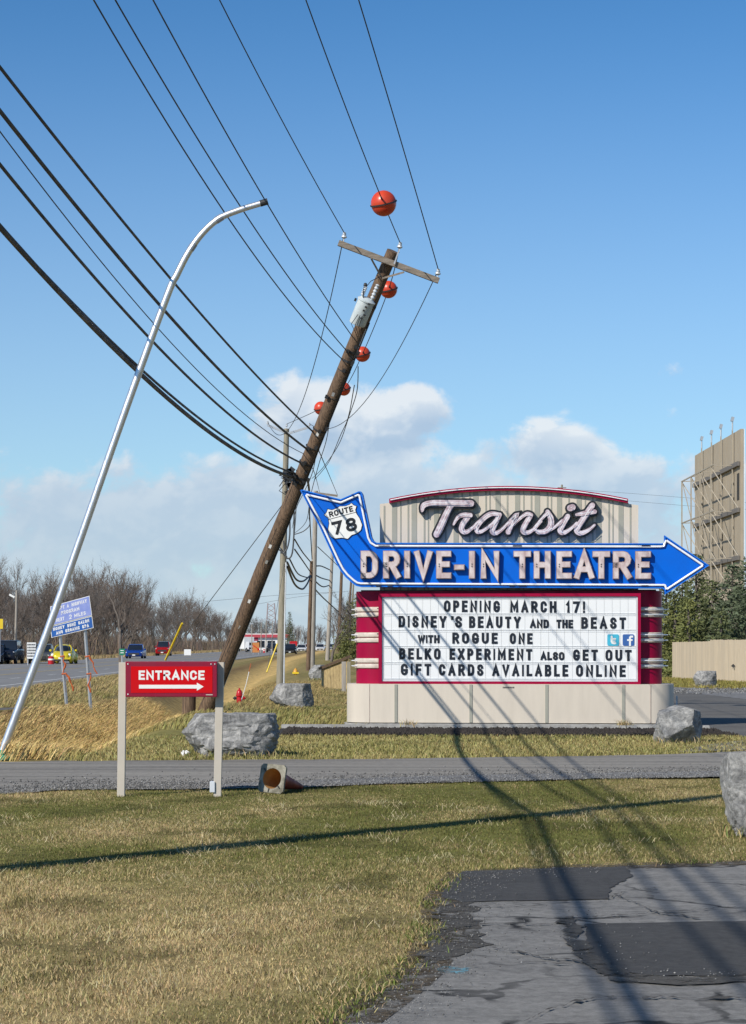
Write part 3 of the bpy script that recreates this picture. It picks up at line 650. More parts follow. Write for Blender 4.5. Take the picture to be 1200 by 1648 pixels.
# ------------------------------------------------------------------ block lettering drawn as pen strokes
def arc(cx, cy, rx, ry, a0, a1, n=6): return [(cx+rx*math.cos(R(a0+(a1-a0)*i/n)), cy+ry*math.sin(R(a0+(a1-a0)*i/n))) for i in range(n+1)]
def rring(x0=0, x1=1, y0=0, y1=1, rx=.5, ry=.3):
    return arc(x1-rx, y1-ry, rx, ry, 0, 90)+arc(x0+rx, y1-ry, rx, ry, 90, 180)+arc(x0+rx, y0+ry, rx, ry, 180, 270)+arc(x1-rx, y0+ry, rx, ry, 270, 360)
GL = {
 'A': (.92, [[(0, 0), (.5, 1), (1, 0)], [(.2, .3), (.8, .3)]]),
 'B': (.82, [[(0, 0), (0, 1)], [(0, 1), (.55, 1)]+arc(.6, .77, .36, .23, 90, -90)+[(.0, .54)], [(0, .54), (.6, .54)]+arc(.62, .27, .38, .27, 90, -90)+[(0, 0)]]),
 'C': (.82, [arc(.5, .70, .48, .30, 12, 90)+arc(.5, .70, .5, .30, 90, 180)+arc(.5, .30, .5, .30, 180, 270)+arc(.5, .30, .48, .30, 270, 348)]),
 'D': (.84, [[(0, 0), (0, 1), (.5, 1)]+arc(.5, .68, .5, .32, 90, 0)+arc(.5, .32, .5, .32, 0, -90)+[(0, 0)]]),
 'E': (.74, [[(1, 1), (0, 1), (0, 0), (1, 0)], [(0, .52), (.85, .52)]]),
 'F': (.72, [[(1, 1), (0, 1), (0, 0)], [(0, .5), (.85, .5)]]),
 'G': (.84, [arc(.5, .7, .48, .3, 14, 90)+arc(.5, .7, .5, .3, 90, 180)+arc(.5, .3, .5, .3, 180, 270)+arc(.5, .3, .5, .3, 270, 350)+[(1, .42), (.62, .42)]]),
 'H': (.86, [[(0, 0), (0, 1)], [(1, 0), (1, 1)], [(0, .5), (1, .5)]]),
 'I': (.22, [[(.5, 0), (.5, 1)]]),
 'K': (.86, [[(0, 0), (0, 1)], [(.95, 1), (.08, .42)], [(.36, .6), (1, 0)]]),
 'L': (.72, [[(0, 1), (0, 0), (1, 0)]]),
 'M': (1.06, [[(0, 0), (0, 1), (.5, .25), (1, 1), (1, 0)]]),
 'N': (.88, [[(0, 0), (0, 1), (1, 0), (1, 1)]]),
 'O': (.86, [('c', rring())]),
 'P': (.80, [[(0, 0), (0, 1), (.55, 1)]+arc(.6, .73, .4, .27, 90, -90)+[(0, .46)]]),
 'R': (.84, [[(0, 0), (0, 1), (.55, 1)]+arc(.6, .75, .38, .25, 90, -90)+[(0, .5)], [(.5, .48), (1, 0)]]),
 'S': (.80, [arc(.5, .76, .47, .24, 5, 90)+arc(.5, .76, .47, .24, 90, 190)+[(.2, .58), (.8, .42)]+arc(.5, .24, .5, .24, 10, -90)+arc(.5, .24, .5, .24, -90, -185)]),
 'T': (.80, [[(0, 1), (1, 1)], [(.5, 1), (.5, 0)]]),
 'U': (.86, [[(0, 1), (0, .32)]+arc(.5, .3, .5, .3, 180, 360)+[(1, 1)]]),
 'V': (.92, [[(0, 1), (.5, 0), (1, 1)]]),
 'W': (1.15, [[(0, 1), (.25, 0), (.5, .8), (.75, 0), (1, 1)]]),
 'X': (.90, [[(0, 0), (1, 1)], [(0, 1), (1, 0)]]),
 'Y': (.90, [[(0, 1), (.5, .45), (1, 1)], [(.5, .45), (.5, 0)]]),
 'Z': (.80, [[(0, 1), (1, 1), (0, 0), (1, 0)]]),
 '1': (.42, [[(.9, 0), (.9, 1), (.1, .8)]]),
 '2': (.80, [arc(.5, .72, .5, .28, 175, 0)+[(.9, .5), (0, 0), (1, 0)]]),
 '7': (.76, [[(0, 1), (1, 1), (.35, 0)]]),
 '8': (.80, [('c', rring(.06, .94, .52, 1, .4, .24)), ('c', rring(0, 1, 0, .52, .46, .26))]),
 '!': (.22, [[(.5, 1), (.5, .34)], [(.5, .05), (.5, .0)]]),
 "'": (.22, [[(.5, 1), (.5, .86)]]),
 '-': (.5, [[(0, .46), (1, .46)]]),
}
def glyph(mb, ch, x0, x1, y0, y1, t, v0, v1, grow=0.0, xf=None):
    """letter filling x0..x1 / y0..y1 with stroke t; grow widens the pen without moving the centreline"""
    k = 0
    for st in GL[ch][1]:
        closed = isinstance(st, tuple); pts = st[1] if closed else st
        ww = max(x1-x0-t, 1e-4); hh = y1-y0-t; P = []
        for p in pts:
            q = (x0+t/2+p[0]*ww, y0+t/2+p[1]*hh)
            if not P or (q[0]-P[-1][0])**2+(q[1]-P[-1][1])**2 > 1e-8: P.append(q)
        if closed and (P[0][0]-P[-1][0])**2+(P[0][1]-P[-1][1])**2 < 1e-8: P.pop()
        if xf: P = [xf(q) for q in P]
        tt = t+grow
        b = len(mb.v); mb.stroke(P, tt, v0-.0007*k, v1, closed); k += 1
    return mb
def word_boxes(s, x0, x1, gap=.24):
    ws = [GL[c][0] for c in s]; tot = sum(ws)+gap*(len(s)-1); k = (x1-x0)/tot; out = []; x = x0
    for c, w in zip(s, ws): out.append((c, x, x+w*k)); x += (w+gap)*k
    return out

# ------------------------------------------------------------------ the theatre sign
SG = Vector((2.62, 43.35, 0)); SR = R(-5.0)
su, sn = Vector((math.cos(SR), math.sin(SR))), Vector((-math.sin(SR), math.cos(SR)))
def S(x, y, v):
    """sign-local (u, w) at local depth v of photo pixel x, y"""
    d = Vector(((x-CX)/F, 1.0)); o = Vector((SG.x, SG.y)); t = (o.dot(sn)+v)/d.dot(sn)
    p = d*t-o; return (p.dot(su), EYE-(y-HY)*t/F)
sign = thing('theatre_sign', 'big theatre marquee sign with blue arrow, white letter board and beige base', 'sign', SG, SR)
def stadium(u0, u1, r, dep, z0, z1, n=12):
    """plan with round ends, centred on v = 0"""
    pl = []
    for i in range(n+1): a = R(-90+180*i/n); pl.append((u1-r+r*math.cos(a), dep*math.sin(a) if dep == r else (math.copysign(dep-r, math.sin(a)) if abs(math.sin(a)) > 1e-6 else 0)+r*math.sin(a)))
    for i in range(n+1): a = R(90+180*i/n); pl.append((u0+r+r*math.cos(a), dep*math.sin(a) if dep == r else (math.copysign(dep-r, math.sin(a)) if abs(math.sin(a)) > 1e-6 else 0)+r*math.sin(a)))
    m = len(pl); b = MB()
    b.add([(p[0], p[1], z0) for p in pl]+[(p[0], p[1], z1) for p in pl], [tuple(range(m-1, -1, -1)), tuple(range(m, 2*m))]+[(i, (i+1) % m, (i+1) % m+m, i+m) for i in range(m)])
    return b
DB = .66
ul, zb0 = S(559, 1172, 0); ur, _ = S(1084, 1172, 0); _, zbt = S(820, 1101, -DB)
PL = stadium(ul-.02, ur+.0, .5, DB, 0, 0)
base = stadium(ul, ur, .5, DB, .10, zbt).build('base', 'beige', sign, smooth=True)
stadium(ul-.05, ur+.04, .5, DB+.05, -.02, .085).build('plinth', 'concrete', sign)
for x in (637, 757.5, 879.5, 1003):
    u, _ = S(x, 1135, -DB); MB().box((u, -DB-.004, (zbt+.10)/2), (.056, .02, zbt-.115)).build('batten', 'olive', base)
for x in (594.5, 1047):
    u, _ = S(x, 1135, -DB); MB().box((u, -DB-.001, (zbt+.10)/2), (.008, .006, zbt-.11)).build('seam', 'pinkrim', base)
u, w = S(818, 1105.5, -DB); MB().box((u, -DB-.003, w-.01), (.22, .004, .028)).build('maker_plate', mat('plate', (.30, .27, .24), .5, col2=(.03, .03, .03), vscale=60, stretch=(1, 1, .3)), base)
# maroon body with round ends
DM = .44
u0, _ = S(573, 1030, 0); u1, _ = S(1065, 1030, 0); _, zt = S(820, 951, -DM)
body = stadium(u0, u1, DM, DM, zbt-.01, zt, 16).build('body', 'maroon', sign, smooth=True)
MB().box(((u0+u1)/2, 0, zt+.012), (u1-u0-.25, .7, .024)).build('cap', 'black', sign)
rr = random.Random(3)
for yb in (985, 1026, 1067.5):
    for end in (-1, 1):
        cxu = u0+DM if end < 0 else u1-DM
        wc = S(590 if end < 0 else 1050, yb, -DM)[1]
        bd = MB()
        for dz in (-.052, .052):
            pts = []
            for i in range(19):
                a = R(90+180*i/18) if end < 0 else R(-90+180*i/18)
                pts.append((cxu+(DM+.004)*math.cos(a), (DM+.004)*math.sin(a), wc+dz))
            pts = sorted(pts, key=lambda p: p[1])
            if end < 0: pts = [(cxu+.25, -DM-.004, wc+dz)]+pts
            else: pts = [(cxu-.25, -DM-.004, wc+dz)]+pts
            # flat half-round band
            v = []; f = []
            for i, p in enumerate(pts):
                nx_, ny_ = (p[0]-cxu)/DM, p[1]/DM
                if i == 0: nx_, ny_ = 0, -1
                for q, zz in ((.0, -.046), (.022, -.036), (.03, 0), (.022, .036), (0, .046)): v.append((p[0]+nx_*q, p[1]+ny_*q, p[2]+zz))
                if i:
                    for k in range(4): f.append(((i-1)*5+k, i*5+k, i*5+k+1, (i-1)*5+k+1))
            bd.add(v, f)
        bo = bd.build('band', 'band', body, smooth=True)
        tb = MB()
        for dz in (-.052, .052):
            pts = [(cxu+(DM+.085)*math.cos(a), (DM+.085)*math.sin(a)-.01, wc+dz) for a in ([R(150+60*i/8) for i in range(9)] if end < 0 else [R(-80+72*i/9) for i in range(10)])]
            if end > 0: tb.tube([(cxu-.10, -DM-.09, wc+dz)]+pts+[(cxu+DM+.11, -.05, wc+dz)], .010, 6)
            else: tb.tube(pts, .010, 6)
            for q in (0, -1): tb.tube([pts[q], (cxu+(pts[q][0]-cxu)*.8, pts[q][1]*.8, wc+dz)], .012, 5)
        tb.build('neon_tube', 'neon', body)
        sc = MB()
        for dz in (-.05, .055):
            for _ in range(2): sc.box((cxu+rr.uniform(.05, .2)*(-end)*1.0, -DM-.037, wc+dz+rr.uniform(-.02, .02)), (rr.uniform(.05, .14), .004, rr.uniform(.008, .02)), Matrix.Rotation(rr.uniform(-.3, .3), 3, 'Y'))
        sc.build('fitting', 'dark', body)
# letter board
VB = -.60
bu0, bt = S(609, 955.5, VB); bu1, bb = S(1031, 1101.5, VB)
board = MB().box(((bu0+bu1)/2, VB+.20, (bt+bb)/2), (bu1-bu0, .38, bt-bb)).build('letter_board', 'maroon', sign)
iu0, it = S(614.5, 960.5, VB); iu1, ib = S(1026, 1097, VB)
fr = MB()
for (a0, a1, b0, b1) in ((bu0, iu0, bb, bt), (iu1, bu1, bb, bt), (iu0, iu1, it, bt), (iu0, iu1, bb, ib)): fr.box(((a0+a1)/2, VB-.015, (b0+b1)/2), (a1-a0-.001, .06, b1-b0-.001))
fr.build('frame', 'maroon', board)
ch = MB()
for (a0, a1, b0, b1) in ((iu0, iu0+.03, ib, it), (iu1-.03, iu1, ib, it), (iu0+.03, iu1-.03, it-.03, it), (iu0+.03, iu1-.03, ib, ib+.035)): ch.box(((a0+a1)/2, VB-.005, (b0+b1)/2), (a1-a0-.002, .024, b1-b0-.002))
ch.build('inner_frame', 'chan', board)
rows, cols = 5, 32
pu0, pu1, pz0, pz1 = iu0+.03, iu1-.03, ib+.035, it-.03
pw, ph = (pu1-pu0)/cols, (pz1-pz0)/rows
pm = MB().box((0, 0, 0), (pw-.004, .012, ph-.006)).build('panel', 'white', board)
first = True
for i in range(cols):
    for j in range(rows):
        o = pm if first else pm.copy()
        if not first: COL.objects.link(o)
        first = False; o.location = (pu0+(i+.5)*pw, VB+.003+.0012*rr.random(), pz0+(j+.5)*ph)
MB().box(((pu0+pu1)/2, VB+.0105, (pz0+pz1)/2), (pu1-pu0, .002, pz1-pz0)).build('backing', 'chan', board)
tk = MB()
for j in range(rows):
    for dz in (.02, ph-.02): tk.box(((pu0+pu1)/2, VB-.0065, pz0+j*ph+dz), (pu1-pu0, .006, .006))
tk.build('letter_track', mat('clear_track', (.77, .79, .81), .3), board)
ROWS = [(967, 985.5), (992.3, 1010.8), (1018.7, 1036.3), (1044.3, 1062.3), (1069.3, 1088)]
TXT = [[('OPENING', 714, 804, 0), ('MARCH', 820.5, 895, 0), ('17!', 910.5, 941, 0)],
       [("DISNEY", 641, 718, 0), ("'", 724.5, 730.5, 0), ('S', 732, 743, 0), ('BEAUTY', 754.5, 837.5, 0), ('AND', 852.5, 883, 1), ('THE', 895, 922, 1), ('BEAST', 935, 1007, 0)],
       [('WITH', 672, 707, 1), ('ROGUE', 727.5, 800.5, 0), ('ONE', 820, 856.5, 0)],
       [('BELKO', 642, 708.5, 0), ('EXPERIMENT', 723, 856, 0), ('ALSO', 869.5, 908, 1), ('GET', 922, 961.5, 0), ('OUT', 974, 1016, 0)],
       [('GIFT', 644.7, 693.5, 0), ('CARDS', 706, 777.5, 0), ('AVAILABLE', 791.7, 914, 0), ('ONLINE', 926.6, 1006.5, 0)]]
VL = VB-.013
for (yt, yb), ws in zip(ROWS, TXT):
    for s, xa, xb, small in ws:
        for c, a, b_ in word_boxes(s, xa, xb, .12 if small else .36):
            sk = (a-820)*.0075
            y0_ = yt+sk+(4.3 if small else 0); y1_ = yb+sk-(.4 if small else 0)
            (ua, wt), (ub, wb) = S(a, y0_, VL), S(b_, y1_, VL)
            glyph(MB(), c, ua, ub, wb, wt, min(.040 if small else .047, (ub-ua)), VL, VL+.005).build('letter', 'ink', board)
for (xa, xb, m, ch_) in ((977, 995.7, 'cyan', 't'), (1001.8, 1020.4, 'fblue', 'f')):
    (ua, wt), (ub, wb) = S(xa, 1020.8, VL), S(xb, 1039.3, VL); r = .03
    pl = [(x, y) for x, y in rring(ua, ub, wb, wt, r, r)]
    ic = MB().prism(pl, VL-.002, VL+.004).build('icon_tile', m, board)
    def q(x, y): return (ua+(ub-ua)*x, wb+(wt-wb)*y)
    g = MB(); t = .15*(ub-ua)
    if ch_ == 't':
        g.stroke([q(.38, .80), q(.38, .38), q(.44, .26), q(.56, .22), q(.68, .22)], t*1.15, VL-.006, VL-.002, cap='round'); g.stroke([q(.38, .60), q(.68, .60)], t, VL-.0068, VL-.002, cap='round'); g.stroke([q(.38, .4), q(.66, .4)], t*.7, VL-.0074, VL-.002, cap='round')
    else:
        g.stroke([q(.82, .80), q(.70, .80), q(.63, .72), q(.63, .05)], t*1.1, VL-.006, VL-.002); g.stroke([q(.46, .50), q(.78, .50)], t, VL-.0068, VL-.002)
    g.build('icon_mark', 'whitep', board)
# striped top panel with arched cap
VP_ = -.30
def arch(x): return 783.5+20.5*((x-818)/192)**2
pl = [S(611, 960, VP_), S(611, 811, VP_), S(625.5, 809.5, VP_)]+[S(x, arch(x)+4, VP_) for x in np.linspace(627, 1010, 21)]+[S(1012, 811, VP_), S(1027, 813, VP_), S(1027, 960, VP_)]
top = MB().prism(pl, VP_, .30).build('top_panel', 'beige', sign)
x = 617; k = 0; wd = [2.5, 8, 2, 2.5, 8.5, 2.5, 2, 8]
while x < 1021:
    w_ = wd[k % 8]; a, b_ = x, min(x+w_, 1023)
    yy = 814 if a < 628 or b_ > 1008 else arch((a+b_)/2)+7
    (ua, wt), (ub, _) = S(a, yy, VP_), S(b_, yy, VP_); wb = S(a, 957, VP_)[1]
    MB().box(((ua+ub)/2, VP_-.002, (wt+wb)/2), (ub-ua, .012, wt-wb)).build('rib', 'olive', top)
    x += w_+(11, 5, 10, 4, 11, 4, 8, 10)[k % 8]; k += 1
pl = [S(x, arch(x)-1.5, VP_-.1) for x in np.linspace(626, 1010.5, 25)]+[S(x, arch(x)+5.5, VP_-.1) for x in np.linspace(1010.5, 626, 25)]
cap = MB().prism(pl, VP_-.10, .36).build('arched_cap', 'maroon', sign)
MB().tube([(S(x, arch(x)+1.2, VP_-.12)[0], VP_-.125, S(x, arch(x)+1.2, VP_-.12)[1]) for x in np.linspace(628, 1009, 25)], .011, 6).build('neon_tube', 'neon', cap)
# blue arrow
VA = -.70
AR = [(483, 789), (486, 788), (548, 803.5), (577, 790.8), (580.5, 791), (583, 795), (597.5, 864), (600.5, 870), (606, 873.5), (1064, 874.5), (1069, 874), (1069, 861.5), (1141, 910), (1069.5, 957), (1069, 950), (1066, 947), (580, 944.5), (573, 943), (566, 938), (556, 929), (548, 919), (541, 906), (514, 848)]
apl = [S(x, y, VA) for x, y in AR]
arrow = MB().prism(apl, VA, VA+.26).build('arrow', 'blue', sign)
def inset(poly, d):
    n = len(poly); P = [Vector(p) for p in poly]
    a = sum(P[i].x*P[(i+1) % n].y-P[(i+1) % n].x*P[i].y for i in range(n)); sgn = 1 if a > 0 else -1; out = []
    for i in range(n):
        e0 = (P[i]-P[i-1]).normalized(); e1 = (P[(i+1) % n]-P[i]).normalized(); n0 = Vector((-e0.y, e0.x))*sgn; n1 = Vector((-e1.y, e1.x))*sgn
        m = (n0+n1).normalized(); out.append(tuple(P[i]+m*d/max(.45, m.dot(n0))))
    return out
o1 = inset(apl, .022); n = len(apl); rm = MB()
for (pa, va) in ((1, 1),):
    v = []; f = []
    for i in range(n): v += [(apl[i][0], VA-.03, apl[i][1]), (o1[i][0], VA-.03, o1[i][1]), (apl[i][0], VA+.001, apl[i][1]), (o1[i][0], VA+.001, o1[i][1])]
    for i in range(n):
        j = (i+1) % n; f += [(4*i, 4*j, 4*j+1, 4*i+1), (4*i, 4*i+2, 4*j+2, 4*j), (4*i+1, 4*j+1, 4*j+3, 4*i+3)]
    rm.add(v, f)
rm.build('rim', 'blue2', arrow)
o2 = inset([apl[i] for i in (0, 2, 3, 5, 6, 7, 8, 9, 11, 12, 13, 15, 16, 17, 18, 19, 20, 21, 22)], .062)
o2b = []
for i in range(len(o2)):
    a, b_ = Vector(o2[i]), Vector(o2[(i+1) % len(o2)]); m = max(1, int((b_-a).length/.15)); o2b += [a.lerp(b_, (k+.06)/m if k == 0 else k/m) for k in range(m)]+[a.lerp(b_, 1-.012)]
MB().tube([(p.x, VA-.03, p.y) for p in o2b], .021, 7, closed=True).build('neon_tube', 'neon', arrow, smooth=True)
st = MB()
for p in o2b[::9]: st.tube([(p.x, VA, p.y), (p.x, VA-.028, p.y)], .012, 5)
for xa in (614, 622, 826, 838, 1034, 1046):
    for yy, d in ((877.5, 1), (943.5, -1)):
        u, w = S(xa+rr.uniform(-6, 6), yy, VA); st.box((u, VA-.045, w-d*.012), (rr.uniform(.06, .16), .03, .014))
st.build('tube_support', 'dark', arrow)
LET = [('D', 579.8, 608.3), ('R', 616, 644.3), ('I', 649.8, 660), ('V', 666, 695.9), ('E', 701.5, 726.2), ('-', 730.2, 747.4), ('I', 754, 764.4), ('N', 772.8, 803.7), ('T', 825.8, 854.6), ('H', 858.4, 886.3), ('E', 894.8, 920.4), ('A', 923.7, 956.3), ('T', 953, 981.8), ('R', 985.8, 1016), ('E', 1022, 1047.6)]
VD = VA-.115
for c, xa, xb in LET:
    sk = (xa-580)*.0020; y0_, y1_ = (886+sk, 931+sk) if c != '-' else (908+sk, 917+sk)
    (ua, wt), (ub, wb) = S(xa, y0_, VD), S(xb, y1_, VD)
    if c == '-':
        lt = MB().box(((ua+ub)/2, (VD+VA)/2, (wt+wb)/2), (ub-ua, VA-VD, wt-wb)).build('channel_letter', 'pinkrim', arrow)
        MB().box(((ua+ub)/2, VD-.002, (wt+wb)/2), (ub-ua-.03, .004, wt-wb-.03)).build('letter_face', 'pink', arrow); continue
    t = min(.118, ub-ua)
    glyph(MB(), c, ua, ub, wb, wt, t, VD, VA+.002).build('channel_letter', 'pinkrim', arrow)
    glyph(MB(), c, ua, ub, wb, wt, t, VD-.006, VD-.0005, grow=-.022).build('letter_face', 'pink', arrow)
    b = MB(); um = (ua+t/2) if c not in 'TVAI' else (ua+ub)/2
    if c in 'RDHENI T'.replace(' ', ''):
        for dz in (-.022, .022): b.lathe([(.012, 0), (.012, .01)], 6, (um, VD-.008, (wt+wb)/2+dz-.01), Matrix.Rotation(R(90), 3, 'X'))
        b.build('electrode', 'dark', arrow)
# shield
VS = VA-.014
def ps(pts, v=VS): return [S(470+x/7.5, 770+y/7.5, v) for x, y in pts]
SHI = [(380, 438), (408, 410), (425, 362), (480, 376), (540, 352), (572, 330), (640, 328), (690, 310), (714, 288), (745, 318), (784, 332), (768, 380), (780, 420), (820, 480), (850, 560), (835, 625), (790, 665), (720, 690), (672, 738), (600, 722), (520, 732), (470, 712), (438, 670), (428, 610), (440, 540), (430, 480), (402, 460)]
sho = ps(SHI); shield = MB().prism(sho, VS, VA+.002).build('route_shield', 'black', arrow)
MB().prism(inset(sho, .013), VS-.003, VS).build('shield_face', 'whitep', arrow)
def bl(q0, q1, q2): # local frame along the tilted baseline
    return lambda p: (q0[0]+(q1[0]-q0[0])*p[0]+(q2[0]-q0[0])*p[1], q0[1]+(q1[1]-q0[1])*p[0]+(q2[1]-q0[1])*p[1])
VT = VS-.006
def tilt_word(s, p0, p1, p2, t, gap, name):
    q0, q1, q2 = ps([p0], VT)[0], ps([p1], VT)[0], ps([p2], VT)[0]; f_ = bl(q0, q1, q2)
    W_ = math.hypot(q1[0]-q0[0], q1[1]-q0[1]); H_ = math.hypot(q2[0]-q0[0], q2[1]-q0[1])
    for c, a, b_ in word_boxes(s, 0, W_, gap):
        glyph(MB(), c, a, b_, 0, H_, min(t, b_-a), VT, VT+.003, xf=lambda p: f_((p[0]/W_, p[1]/H_))).build(name, 'black', arrow)
tilt_word('ROUTE', (452, 472), (740, 396), (436, 404), .026, .14, 'shield_letter')
tilt_word('78', (496, 690), (790, 622), (468, 530), .058, .24, 'shield_letter')
g = MB(); a, b_ = ps([(432, 497)], VT)[0], ps([(776, 405)], VT)[0]; g.stroke([a, b_], .011, VT, VT+.003); g.build('shield_line', 'black', arrow)
# script word
VC = -.42
def T_(p): return S(660+p[0]/3.75, 780+p[1]/3.75, VC)
def smoothp(pts, ws, n=6):
    out, wo = [], []
    for i in range(len(pts)-1):
        p0, p1, p2, p3 = [Vector(pts[max(0, min(len(pts)-1, k))]) for k in (i-1, i, i+1, i+2)]
        for k in range(n):
            t = k/n; out.append(.5*((2*p1)+(p2-p0)*t+(2*p0-5*p1+4*p2-p3)*t*t+(3*p1-p0-3*p2+p3)*t**3)); wo.append(ws[i]+(ws[i+1]-ws[i])*t)
    out.append(Vector(pts[-1])); wo.append(ws[-1]); return out, wo
SCRIPT = [
 [([(72, 158), (82, 126), (130, 112), (230, 112), (366, 114)], [18, 34, 36, 38, 40]), ([(246, 124), (215, 185), (180, 262), (160, 300)], [36, 40, 42, 40])],
 [([(262, 240), (290, 196), (325, 184), (362, 186)], [14, 24, 30, 30]), ([(345, 200), (318, 240), (312, 272), (335, 287), (375, 262), (410, 225)], [34, 36, 36, 28, 20, 16])],
 [([(535, 182), (485, 178), (435, 212), (402, 258), (410, 285), (445, 275), (500, 232), (530, 192)], [26, 30, 30, 32, 28, 20, 18, 20]), ([(540, 182), (508, 245), (497, 280), (515, 293), (552, 272), (600, 222)], [26, 34, 36, 28, 20, 16])],
 [([(604, 215), (640, 185), (612, 240), (592, 285)], [16, 28, 32, 34]), ([(606, 262), (650, 215), (700, 178), (728, 184)], [16, 18, 24, 28]), ([(726, 188), (692, 245), (682, 278), (702, 291), (742, 272), (790, 222)], [30, 34, 36, 28, 20, 16])],
 [([(748, 262), (795, 205), (832, 166)], [16, 18, 22]), ([(828, 164), (848, 205), (846, 250), (815, 283), (775, 286), (752, 268)], [26, 36, 38, 34, 28, 18]), ([(822, 284), (870, 258), (918, 215)], [22, 18, 16])],
 [([(950, 192), (918, 248), (906, 278), (925, 291), (966, 268), (1004, 232)], [30, 34, 36, 28, 20, 16]), ([(966, 142), (978, 138)], [40, 40])],
 [([(1098, 126), (1062, 180), (1018, 248), (1006, 278), (1030, 294), (1076, 274), (1112, 244)], [34, 38, 36, 36, 30, 22, 14]), ([(1004, 182), (1050, 174), (1112, 164)], [18, 30, 28])],
]
kk = 0; PXU = (S(700, 840, VC)[0]-S(600, 840, VC)[0])/100/3.75
for L in SCRIPT:
    can = MB(); face = MB(); neon = MB()
    for pts, ws in L:
        P, Wd = smoothp(pts, ws); Q = [T_(p) for p in P]; kk += 1
        can.stroke(Q, [(w+23)*PXU for w in Wd], VC-.0012*kk, VP_+.001, cap='round')
        face.stroke(Q, [(w-1)*PXU for w in Wd], VC-.034-.0012*kk, VC-.0014*kk, cap='round')
        neon.tube([(q[0], VC-.085-.001*kk, q[1]) for q in Q[1:-1]], .0065, 5) if len(Q) > 4 else None
    co = can.build('script_letter', 'black', sign)
    face.build('letter_face', 'chrome', co)
    if neon.v: neon.build('neon_tube', 'neon', co)
# mulch bed round the plinth
bedp = [(p[0], p[1]) for p in []]
bx = [at(448, 1174, 42.2), at(640, 1175, 42.4), at(1075, 1182, 41.0)]
bed = MB(); pts = []
for i in range(60):
    t = i/59; u_ = -4.35+t*8.0; pts.append((2.62+u_, 38.75+(fbm(u_*2, 1.0, 5)-.5)*.35-.05*u_, 0))
for i in range(60):
    t = 1-i/59; u_ = -4.35+t*8.0; pts.append((2.62+u_, 43.6-.06*u_, 0))
o = bed.add([(float(p[0]), float(p[1]), .02) for p in pts], [tuple(range(len(pts)))]).build('mulch_bed', 'mulch'); struct(o)
k = MB(); k.box((2.62-.35, 41.95, .03), (8.0, .22, .12), Matrix.Rotation(R(-4.2), 3, 'Z')); struct(k.build('bed_kerb', 'concrete'))
n = 5200; X = RNG.uniform(-1.6, 6.3, n); Y = RNG.uniform(38.9, 41.7, n); 
me_ = stones('mulch_chips', X, Y-.06*(X-2.6), RNG.uniform(.02, .05, n), .03); me_.data.materials[0] = M['mulch']

# ------------------------------------------------------------------ entrance sign
e0, e1 = at(194.5, 1281, 23.62), at(348.5, 1276, 23.72)
ent = thing('entrance_sign', 'red sign reading entrance with white arrow between two beige posts', 'sign', (e0.x, e0.y, 0))
ED = 23.66
def E(x, y, Y=ED): p = at(x, y, Y); return (p.x-e0.x, p.z)
for (xa, xb, ta, tb, yt, yb) in ((188.5, 200.5, 191.5, 203.5, 1066, 1281.5), (343.5, 355.5, 348, 360.5, 1066, 1276)):
    a, b_, c, d = E(xa, yb), E(xb, yb), E(tb, yt), E(ta, yt)
    o = MB().prism([(a[0], -.06), (b_[0], -.06), c, d], 0.0, .085).build('post', 'post', ent); bevel(o, .004)
a, b_ = E(202.5, 1064.5, ED-.10), E(349.5, 1121.5, ED-.10)
pn = MB().box(((a[0]+b_[0])/2, -.045, (a[1]+b_[1])/2), (b_[0]-a[0], .15, a[1]-b_[1])).build('panel', mat('entrance_frame', (.25, .004, .03), .35, var=.1), ent); bevel(pn, .006)
vf = -.125
a, b_ = E(211, 1072.5, ED+vf), E(342, 1115, ED+vf)
MB().box(((a[0]+b_[0])/2, -.1215, (a[1]+b_[1])/2), (b_[0]-a[0], .004, a[1]-b_[1])).build('sign_face', 'red', pn)
for c, xa, xb in word_boxes('ENTRANCE', 223.5, 329.5, .16):
    p, q = E(xa, 1079, ED+vf), E(xb, 1094, ED+vf); glyph(MB(), c, p[0], q[0], q[1], p[1], .0215, vf-.0005, vf+.002).build('letter', 'whitep', pn)
ap = [(224, 1102), (317, 1102), (317, 1098.5), (328, 1105), (317, 1111.5), (317, 1108), (224, 1108)]
MB().prism([E(x, y, ED+vf) for x, y in ap], vf-.0005, vf+.002).build('arrow_mark', 'whitep', pn)
a = E(337, 1118, ED-.12); MB().box((a[0], -.122, a[1]), (.07, .004, .010)).build('maker_plate', 'post', pn)
for x, y in ((206.5, 1069), (346, 1069), (206.5, 1117.5), (340, 1069)):
    p = E(x, y, ED-.12); MB().lathe([(.008, 0), (.008, .004), (.004, .006)], 8, (p[0], -.120, p[1]), Matrix.Rotation(R(90), 3, 'X')).build('bolt', 'galv', pn)
a = E(342, 1266); bevel(MB().box((a[0], .03, a[1]), (.055, .10, .115)).build('junction_box', 'chan', ent), .005)

